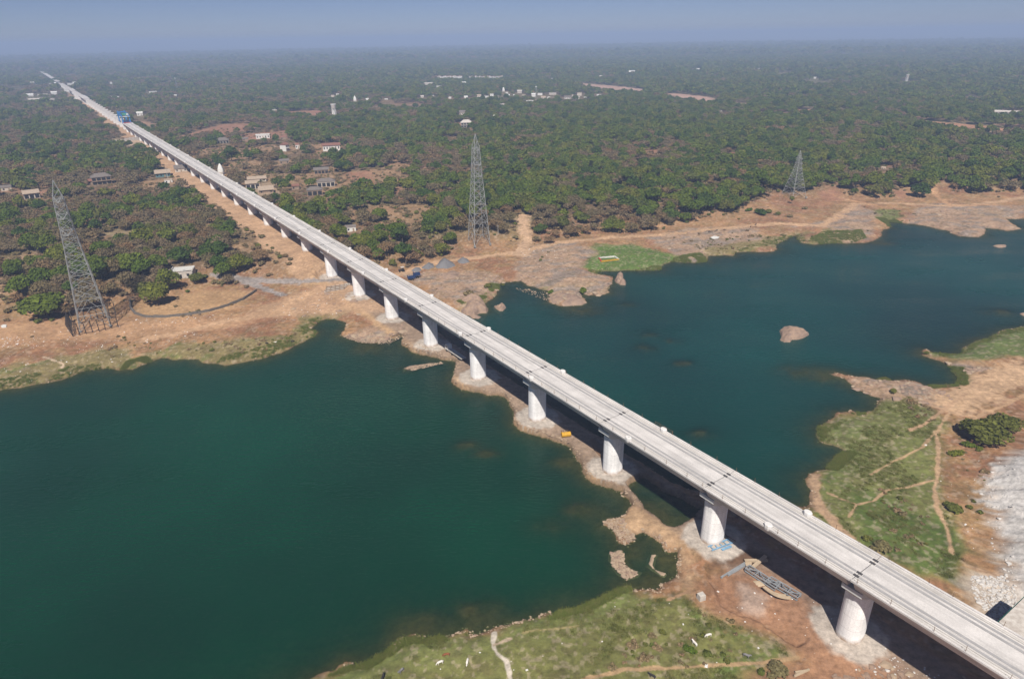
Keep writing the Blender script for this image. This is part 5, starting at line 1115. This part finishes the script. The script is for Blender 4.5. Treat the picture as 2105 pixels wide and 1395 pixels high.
# undergrowth in the wood and thorny scrub on the banks
def bush_mesh(n, s, m_, Rw=1.6, H_=1.7):
    lb = [(trng.normal() * Rw * .35, trng.normal() * Rw * .35, H_ * (.3 + .25 * trng.random()), Rw * (.4 + .25 * trng.random())) for _ in range(5)]
    return leaf_mesh('foliage', (trng, lb, n, s, .3, .8, .35), M[m_])
BUSH = [bush_mesh(170, .34, 'scrub'), bush_mesh(170, .34, 'scrub'), bush_mesh(190, .34, 'leafD'), bush_mesh(190, .34, 'leafC')]
U = jgrid(230, 1150, 5.2); ux, uy = U[:, 0], U[:, 1]; uF = sd_poly(ux, uy, FOREST); ai_, al_ = along(ux, uy)
pb_ = .55 * (uF > -2) + .035 * ((uF <= -2) & (uF > -40)); keep = RNG.random(len(U)) < pb_ * (fbm(ux, uy, 30, 401) > .36); keep &= ~((al_ > -14) & (al_ < 9) & (ai_ > -3))
for V in GAPS: keep &= (sd_near(ux, uy, V, 30) < 0) | (RNG.random(len(U)) < .22)
for hx, hy, hr, hd in HOUSES: keep &= np.hypot(ux - hx, uy - hy) > hr + 2
for pts, z, wdt, _ in TR: keep &= d_line(ux, uy, world(pts, z)) > wdt * .6 + 1
U = U[keep]; uz, udw, _ = height(U[:, 0], U[:, 1], True); U = U[udw < -9]; uz = uz[udw < -9]
for gg, q in ((gl_, 14), (gm_, 8)): m_ = np.hypot(U[:, 0] - gg.x, U[:, 1] - gg.y) > q; U, uz = U[m_], uz[m_]
uF2 = sd_poly(U[:, 0], U[:, 1], FOREST)
scatter('undergrowth', np.column_stack([U, uz]), RNG.uniform(0, 6.3, len(U)), np.where(uF2 > 0, RNG.uniform(.6, 1.5, len(U)), RNG.uniform(.3, .8, len(U))), RNG.choice(4, len(U), p=[.35, .25, .2, .2]), BUSH)
# grass tufts on the meadows, reeds along the water
def tuft(n, h_, sp, m_):
    b0 = trng.normal(size=(n, 2)) * sp; ang = trng.uniform(0, 2 * PI, n); ln = trng.normal(size=(n, 2)) * h_ * .35; hh = h_ * (.5 + .6 * trng.random(n)); wd = h_ * .10
    dx, dy = np.cos(ang) * wd, np.sin(ang) * wd
    v = np.stack([np.column_stack([b0[:, 0] - dx, b0[:, 1] - dy, np.full(n, -.1)]), np.column_stack([b0[:, 0] + dx, b0[:, 1] + dy, np.full(n, -.1)]), np.column_stack([b0 + ln, hh])], 1).reshape(-1, 3)
    me = mesh_np('tuft', v, np.arange(n * 3), 3, M[m_]); a = me.attributes.new('leaf', 'FLOAT', 'POINT'); a.data.foreach_set('value', np.repeat(np.clip(.5 + .2 * trng.normal(size=n), 0, 1), 3).astype(np.float32)); return me
TUF = [tuft(60, .45, .45, 'grass'), tuft(70, .55, .55, 'leafD'), tuft(70, .75, .5, 'reed'), tuft(60, .65, .5, 'reed')]
def rand_in(V, n):
    lo, hi = V.min(0), V.max(0); q = RNG.uniform(lo, hi, (n, 2)); return q[sd_poly(q[:, 0], q[:, 1], V) > 0]
G = np.concatenate([rand_in(world(MEADOW_S, 1.5), 13000), rand_in(world(MEADOW_R, 1.5), 11000)]); G = G[np.hypot(G[:, 0], G[:, 1]) > 92]
G = G[(fbm(G[:, 0], G[:, 1], 9, 421, 3) > .55)]
for pts, z, wdt, _ in TR: G = G[d_line(G[:, 0], G[:, 1], world(pts, z)) > wdt * .55]
gz, gd, _ = height(G[:, 0], G[:, 1], True); G, gz = G[gd < -.5], gz[gd < -.5]; pp = G[:, 0] > 60
gi_ = (RNG.random(len(G)) < .22).astype(int)
scatter('grass', np.column_stack([G, gz]), RNG.uniform(0, 6.3, len(G)), RNG.uniform(.4, .95, len(G)), gi_, TUF)
RD = [[(655, 1392), (760, 1356), (820, 1313), (905, 1305), (960, 1292), (962, 1306), (900, 1320), (830, 1330), (760, 1375)], [(1100, 1268), (1200, 1243), (1290, 1203), (1300, 1212), (1210, 1256), (1110, 1282)], [(1690, 905), (1680, 880), (1715, 858), (1755, 838), (1790, 846), (1740, 862), (1720, 880), (1715, 905)], [(1735, 925), (1700, 962), (1720, 970), (1760, 935)],
    [(1900, 722), (1985, 714), (2052, 681), (2160, 662), (2170, 672), (2050, 695), (1990, 725), (1940, 735)], [(1930, 742), (1972, 772), (1966, 790), (1900, 792), (1920, 800), (1990, 792), (1985, 760)], [(1195, 548), (1240, 556), (1315, 553), (1360, 545), (1390, 530), (1400, 536), (1360, 556), (1270, 562), (1215, 562)], [(1395, 530), (1440, 522), (1455, 537), (1405, 540)], [(1440, 530), (1500, 520), (1600, 490), (1640, 480), (1660, 497), (1600, 500), (1520, 516)], [(1655, 500), (1690, 480), (1770, 475), (1780, 492), (1740, 500)], [(1800, 450), (1830, 450), (1860, 458), (1830, 468)],
    [(0, 800), (130, 776), (210, 755), (250, 757), (200, 748), (100, 765), (0, 785), (-200, 850)], [(250, 758), (310, 741), (300, 736), (262, 746)], [(440, 745), (545, 733), (650, 688), (655, 664), (690, 653), (640, 655), (610, 690), (540, 718), (460, 735)], [(1000, 588), (1040, 580), (1046, 586), (1010, 600)], [(940, 625), (1000, 605), (1000, 612), (960, 632)]]
Rr = np.concatenate([rand_in(world(q, .6), 3000) for q in RD]); rz, rd, _ = height(Rr[:, 0], Rr[:, 1], True); m_ = (rd < .6) & (fbm(Rr[:, 0], Rr[:, 1], 7, 451, 3) > .36); Rr, rz = Rr[m_], np.maximum(rz[m_], -.1)
scatter('reeds', np.column_stack([Rr, rz]), RNG.uniform(0, 6.3, len(Rr)), RNG.uniform(.35, 1.0, len(Rr)), RNG.integers(0, 2, len(Rr)), TUF[2:])
# loose stones along the embankment and spits, litter on the bank, white rubble
def stone_mesh(m_, k):
    bm = bmesh.new(); bmesh.ops.create_icosphere(bm, subdivisions=1, radius=1); q = np.random.default_rng(k)
    for v_ in bm.verts: v_.co *= float(q.uniform(.65, 1.2)); v_.co.z *= .6
    me = bpy.data.meshes.new('stone'); bm.to_mesh(me); bm.free(); me.materials.append(M[m_]); return me
ST = [stone_mesh('pebble', 1), stone_mesh('pebble', 2), stone_mesh('rock', 3), stone_mesh('rubble', 4), stone_mesh('rubble', 5)]
def near_shore(V, n, a, b_, wpx=None):
    e = np.diff(np.vstack([V, V[:1]]), axis=0); L_ = np.hypot(e[:, 0], e[:, 1]); k = RNG.choice(len(V), n, p=L_ / L_.sum()); t_ = RNG.random(n)[:, None]; q = V[k] + e[k] * t_ + RNG.normal(0, 1.6, (n, 2)); z_, d_, _ = height(q[:, 0], q[:, 1], True); m_ = (d_ > a) & (d_ < b_); return q[m_], z_[m_]
SHO = world([(835, 700), (845, 720), (900, 735), (942, 748), (930, 775), (940, 797), (985, 808), (1035, 816), (1052, 850), (1057, 872), (1072, 888), (1145, 906), (1185, 936), (1192, 958), (1225, 995), (1275, 1010), (1296, 1043), (1268, 1064), (1240, 1078), (1268, 1098), (1286, 1117), (1307, 1111), (1341, 1101), (1375, 1134), (1397, 1151), (1384, 1187), (1351, 1216), (1308, 1209), (1225, 1238), (1130, 1259), (1008, 1295), (900, 1307), (811, 1327), (712, 1365)], 0)
q1, z1 = near_shore(SHO[:33], 3600, -1.2, .6); q2, z2 = near_shore(W1, 600, -1.2, .5); q3, z3 = near_shore(W3, 2400, -2, .6)
SP = [rand_in(world(q, .5), 900) for q in ([(1240, 1070), (1275, 1065), (1310, 1105), (1285, 1118), (1262, 1090)], [(1254, 1136), (1281, 1131), (1285, 1160), (1312, 1180), (1287, 1192), (1260, 1164)], [(700, 690), (830, 690), (800, 708), (740, 704)], [(828, 757), (905, 744), (912, 746), (850, 761)], [(1050, 590), (1130, 600), (1190, 620), (1140, 625)], [(840, 705), (870, 715), (930, 740), (900, 735)])]
SP = np.concatenate(SP); zs = height(SP[:, 0], SP[:, 1]); q = np.concatenate([q1, q2, q3, SP]); zz = np.concatenate([z1, z2, z3, np.maximum(zs, .45)])
scatter('shore_stones', np.column_stack([q, zz]), RNG.uniform(0, 6.3, len(q)), np.clip(RNG.lognormal(-1.45, .45, len(q)), .08, .75), RNG.choice(3, len(q), p=[.45, .35, .2]), ST[:3], 'stuff')
Lt = np.concatenate([rand_in(world([(0, 690), (270, 660), (460, 690), (330, 720), (130, 765), (0, 800), (-100, 820)], 2), 700), rand_in(world([(0, 695), (80, 690), (90, 712), (0, 715)], 2), 110), rand_in(world([(270, 655), (480, 640), (480, 655), (300, 672)], 2), 160), rand_in(world([(1060, 510), (1150, 500), (1140, 560), (1070, 540)], 2), 160), rand_in(world([(560, 600), (720, 590), (700, 660), (560, 660)], 2), 120), rand_in(world([(1400, 1180), (1700, 1220), (1800, 1395), (1500, 1395), (1300, 1300)], 2), 50), rand_in(world([(1900, 900), (2030, 900), (2040, 1150), (1960, 1150)], 2), 90), rand_in(world([(900, 1310), (1300, 1230), (1300, 1395), (800, 1395)], 1.5), 14)])
lz, ld, _ = height(Lt[:, 0], Lt[:, 1], True); m_ = ld < -1; Lt, lz = Lt[m_], lz[m_]
lm = MB().box((0, 0, .1), (1, .7, .25), .3, .7).mesh('scrap', M['litter']); lm2 = MB().box((0, 0, .1), (.6, .5, .3), .8, .6).mesh('scrap', M['litter'])
scatter('litter', np.column_stack([Lt, lz]), RNG.uniform(0, 6.3, len(Lt)), np.clip(RNG.lognormal(-1.2, .5, len(Lt)), .10, 1.0), RNG.integers(0, 2, len(Lt)), [lm, lm2])
Rb = np.concatenate([rand_in(np.array(HEAP), 1200), rand_in(world([(2010, 950), (2040, 960), (2075, 1100), (2090, 1180), (2075, 1190), (2030, 1070)], 4), 700), rand_in(world([(2000, 1165), (2075, 1170), (2110, 1240), (2060, 1270), (2010, 1210)], 4), 1700), rand_in(world([(1820, 1330), (1960, 1395), (1900, 1420), (1790, 1380)], 2), 120)])
bz = height(Rb[:, 0], Rb[:, 1]); scatter('rubble', np.column_stack([Rb, bz]), RNG.uniform(0, 6.3, len(Rb)), np.clip(RNG.lognormal(-1.55, .5, len(Rb)), .08, .8), RNG.choice(2, len(Rb)), ST[3:])
# broken rock slabs on the stony shores
RK = np.concatenate([rand_in(world(g, 1.2), 520) for g in ROCKS] + [rand_in(world([(560, 600), (720, 590), (830, 660), (830, 695), (700, 690), (600, 660)], 2), 260), rand_in(world([(1780, 1330), (2000, 1395), (1900, 1450), (1700, 1395)], 2), 160)])
kz, kd, _ = height(RK[:, 0], RK[:, 1], True); m_ = (kd < .5) & (fbm(RK[:, 0], RK[:, 1], 12, 431, 3) > .46); RK, kz = RK[m_], kz[m_]
ST2 = [stone_mesh('rock', 11), stone_mesh('rock', 12), stone_mesh('pebble', 13)]
for q_ in ST2: q_.transform(Matrix.Diagonal((1.5, .9, .5, 1)))
scatter('rock_slabs', np.column_stack([RK, np.maximum(kz, .05)]), RNG.normal(.8, .5, len(RK)), np.clip(RNG.lognormal(-.55, .55, len(RK)), .2, 2.0), RNG.choice(3, len(RK)), ST2)
# olive scrub along the lower bank
SC = np.concatenate([rand_in(world(g, .9), n_) for g, n_ in (([(290, 735), (370, 705), (460, 705), (600, 690), (640, 660), (720, 640), (650, 690), (560, 728), (450, 742)], 420), ([(200, 700), (300, 690), (320, 720), (220, 745)], 60), ([(1400, 500), (1500, 488), (1660, 480), (1660, 500), (1500, 515), (1440, 530)], 500), ([(1655, 490), (1780, 470), (1790, 490), (1720, 498)], 200), ([(1790, 430), (1900, 440), (1900, 458), (1800, 452)], 160), ([(1870, 815), (1910, 840), (1930, 880), (1850, 850)], 60), ([(1935, 735), (1985, 770), (1975, 800), (1900, 800), (1960, 780)], 90), ([(1960, 900), (2020, 930), (2040, 1120), (1970, 1180), (1950, 1050)], 130), ([(1800, 1000), (1930, 1060), (1960, 1180), (1850, 1160)], 150), ([(1200, 1290), (1400, 1240), (1600, 1320), (1500, 1380), (1250, 1380)], 110))])
sz, sdw, _ = height(SC[:, 0], SC[:, 1], True); m_ = (sdw < -1) & (fbm(SC[:, 0], SC[:, 1], 9, 441, 3) > .45); SC, sz = SC[m_], sz[m_]
scatter('scrub', np.column_stack([SC, sz - .15]), RNG.uniform(0, 6.3, len(SC)), np.clip(RNG.lognormal(-1.05, .4, len(SC)), .15, .8), RNG.choice(4, len(SC), p=[.3, .2, .4, .1]), BUSH)
# --- bushes, lone trees and palms one can point to
BV = [bush_mesh(620, .30, 'leafD', 2.2, 2.4), bush_mesh(620, .30, 'leafB', 2.2, 2.4), bush_mesh(520, .28, 'scrub', 2.2, 2.2), bush_mesh(620, .3, 'leafA', 2.2, 2.4)]
stm = MB(); [stm.bar((0, 0, -.4), (math.cos(t) * .9, math.sin(t) * .9, 1.2), .08) for t in (0, 1.3, 2.5, 3.8, 5.1)]; STM = stm.mesh('stem', M['bark'])
def bush(px, py, wpx, v, label, name='shrub', cat='shrub', hs=1.0):
    g = ground(px, py); dist = math.hypot(g.x, g.y, CAMZ - g.z); s = wpx * dist / F / 5.2; o = empty(name, g, random.uniform(0, 6), label, cat, 'shrubs on the banks'); o.scale = (s, s, s * hs)
    child('foliage', BV[v], o); child('stem', STM, o); return o
def tree(px, py, wpx, v, label, hs=1.0, name='leafy_tree'):
    g = ground(px, py); dist = math.hypot(g.x, g.y, CAMZ - g.z); s = wpx * dist / F / 10.8; return plant(name, v, NEARV[v][0], NEARV[v][1], g, random.uniform(0, 6), (s, s, s * hs), label, 'tree', 'lone trees on the banks')
tree(2018, 905, 74, 3, 'big dense olive thorn tree on the red slope above the white rubble', .62); tree(2062, 880, 50, 3, 'second dark thorn tree merging with the big one above the white rubble', .6)
tree(327, 625, 52, 2, 'rounded olive tree standing alone on the bare bank below the ruined house', 1.0); tree(347, 595, 40, 0, 'bright green tree beside the ruined house', 1.25); tree(405, 580, 30, 3, 'small green tree half covering the ruined house wall', .8)
tree(1131, 500, 28, 8, 'small lone tree with dark shade beside the river track', .75, 'dry_tree'); tree(1893, 405, 34, 1, 'dark green tree alone by the fork of the far track'); tree(100, 652, 72, 2, 'wide dark green clump of trees behind the post fence', .75); tree(1627, 418, 9, 4, 'slim dark tree in front of the small far tower', 1.9)
for px, py, wp, v, lab in ((1565, 440, 30, 1, 'round dark shrub on the far bank left of two pale ones'), (1580, 438, 22, 0, 'green shrub touching the round dark one on the far bank'), (1600, 442, 18, 0, 'olive shrub beside the green one on the far bank'), (1540, 434, 16, 3, 'bright green shrub at the far wood edge'), (1624, 446, 14, 2, 'small dry shrub below the small far tower'), (1965, 936, 26, 3, 'small leafy green shrub on the red slope below the big thorn tree'),
    (1990, 916, 22, 3, 'green shrub just under the big thorn tree'), (2012, 922, 16, 3, 'tiny green shrub near the white rubble edge'), (1965, 1050, 44, 0, 'wide dry green shrub beside the footpath near the white rubble'), (1810, 1125, 40, 2, 'dry brown shrub casting dark shade beside the viaduct deck'), (1780, 1110, 26, 0, 'low shrub by the sandy track under the deck edge'), (1340, 1308, 18, 2, 'dry pale shrub on the meadow between cow paths'), (1360, 1300, 20, 0, 'olive shrub on the meadow by the dry pale one'),
    (1595, 1378, 46, 2, 'tangle of dry twigs and leaves beside the pale timbers'), (1565, 1385, 24, 0, 'low green shrub at the dry tangle by the meadow path'), (1905, 727, 14, 0, 'round tussock at the tip of the green point'), (1752, 850, 9, 0, 'narrow reed clump sticking up from the green point'), (1035, 588, 16, 0, 'grassy clump on the shore behind the viaduct'), (1200, 600, 22, 3, 'bright green clump in the cleft of the far rocks'), (1133, 602, 16, 3, 'green clump at the foot of the far rocks'),
    (805, 545, 26, 0, 'round olive shrub on the red bank right behind the deck'), (1416, 1338, 26, 3, 'dark green low patch of growth beside a white cow'), (1005, 590, 24, 0, 'yellow green shrub above the rock outcrop'), (965, 606, 28, 2, 'dry scrub clump on top of the rock outcrop'), (1655, 430, 14, 2, 'dry shrub on the far bank by the track bend'), (420, 572, 22, 0, 'leafy shrub in front of the ruined house'), (385, 600, 12, 3, 'small green shrub on the dark ground below the ruin'), (1835, 805, 20, 0, 'grass tussock shrub on the pale rock spit base')):
    bush(px, py, wp, v, lab, hs=.8 if wp < 40 else .6)
for px, py, lab in ((538, 392, 'palm tree by the weathered house close to the viaduct'), (500, 345, 'palm tree at the edge of the grove near the temple'), (507, 372, 'palm tree between the temple grove and the long low shed'), (575, 383, 'palm tree behind the shack with the flat tan roof'), (620, 360, 'palm tree among the trees near the three tiled houses'), (560, 372, 'palm tree above the long low shed')):
    g = ground(px, py); o = empty('palm_tree', g, random.uniform(0, 6), lab, 'palm tree', 'palm trees near the viaduct')
    mb = MB(); mb.rings([[(math.cos(t) * r + q, math.sin(t) * r, z) for t in [2 * PI * k / 7 for k in range(7)]] for z, r, q in ((-1, .26, 0), (4, .2, .2), (8.5, .15, .6))]); mb.build('trunk', M['bark'], o)
    fm = MB()
    for k in range(15):
        t = 2 * PI * k / 15; el = random.uniform(-.2, .9); pr0 = None
        for j in range(6):
            q = j / 5; L_ = 3.6 * q; zz = 8.5 + L_ * el * .8 - 1.9 * q * q; c_ = Vector((.6 + math.cos(t) * L_, math.sin(t) * L_, zz)); wd = Vector((-math.sin(t), math.cos(t), 0)) * (.55 * math.sin(PI * min(.97, q + .12))); cur = (c_ - wd - Vector((0, 0, .3)), c_, c_ + wd - Vector((0, 0, .3)))
            if pr0: fm.add([pr0[0], pr0[1], cur[1], cur[0]], [(0, 1, 2, 3)]); fm.add([pr0[1], pr0[2], cur[2], cur[1]], [(0, 1, 2, 3)])
            pr0 = cur
    fm.build('crown', M['leafD'], o)

# ------------------------------------------------------------------ hazy winter air
mh = bpy.data.materials.new('hazy_air'); mh.use_nodes = True; t = mh.node_tree; t.nodes.clear(); pv = t.nodes.new('ShaderNodeVolumePrincipled'); ou = t.nodes.new('ShaderNodeOutputMaterial'); t.links.new(pv.outputs[0], ou.inputs['Volume'])
pv.inputs['Color'].default_value = (.46, .60, .89, 1); pv.inputs['Density'].default_value = .00026; pv.inputs['Anisotropy'].default_value = -.1
mb = MB(); mb.box((0, 20000, 72), (96000, 64000, 176)); o = mb.build('haze', mh); tag(o, kind='stuff')
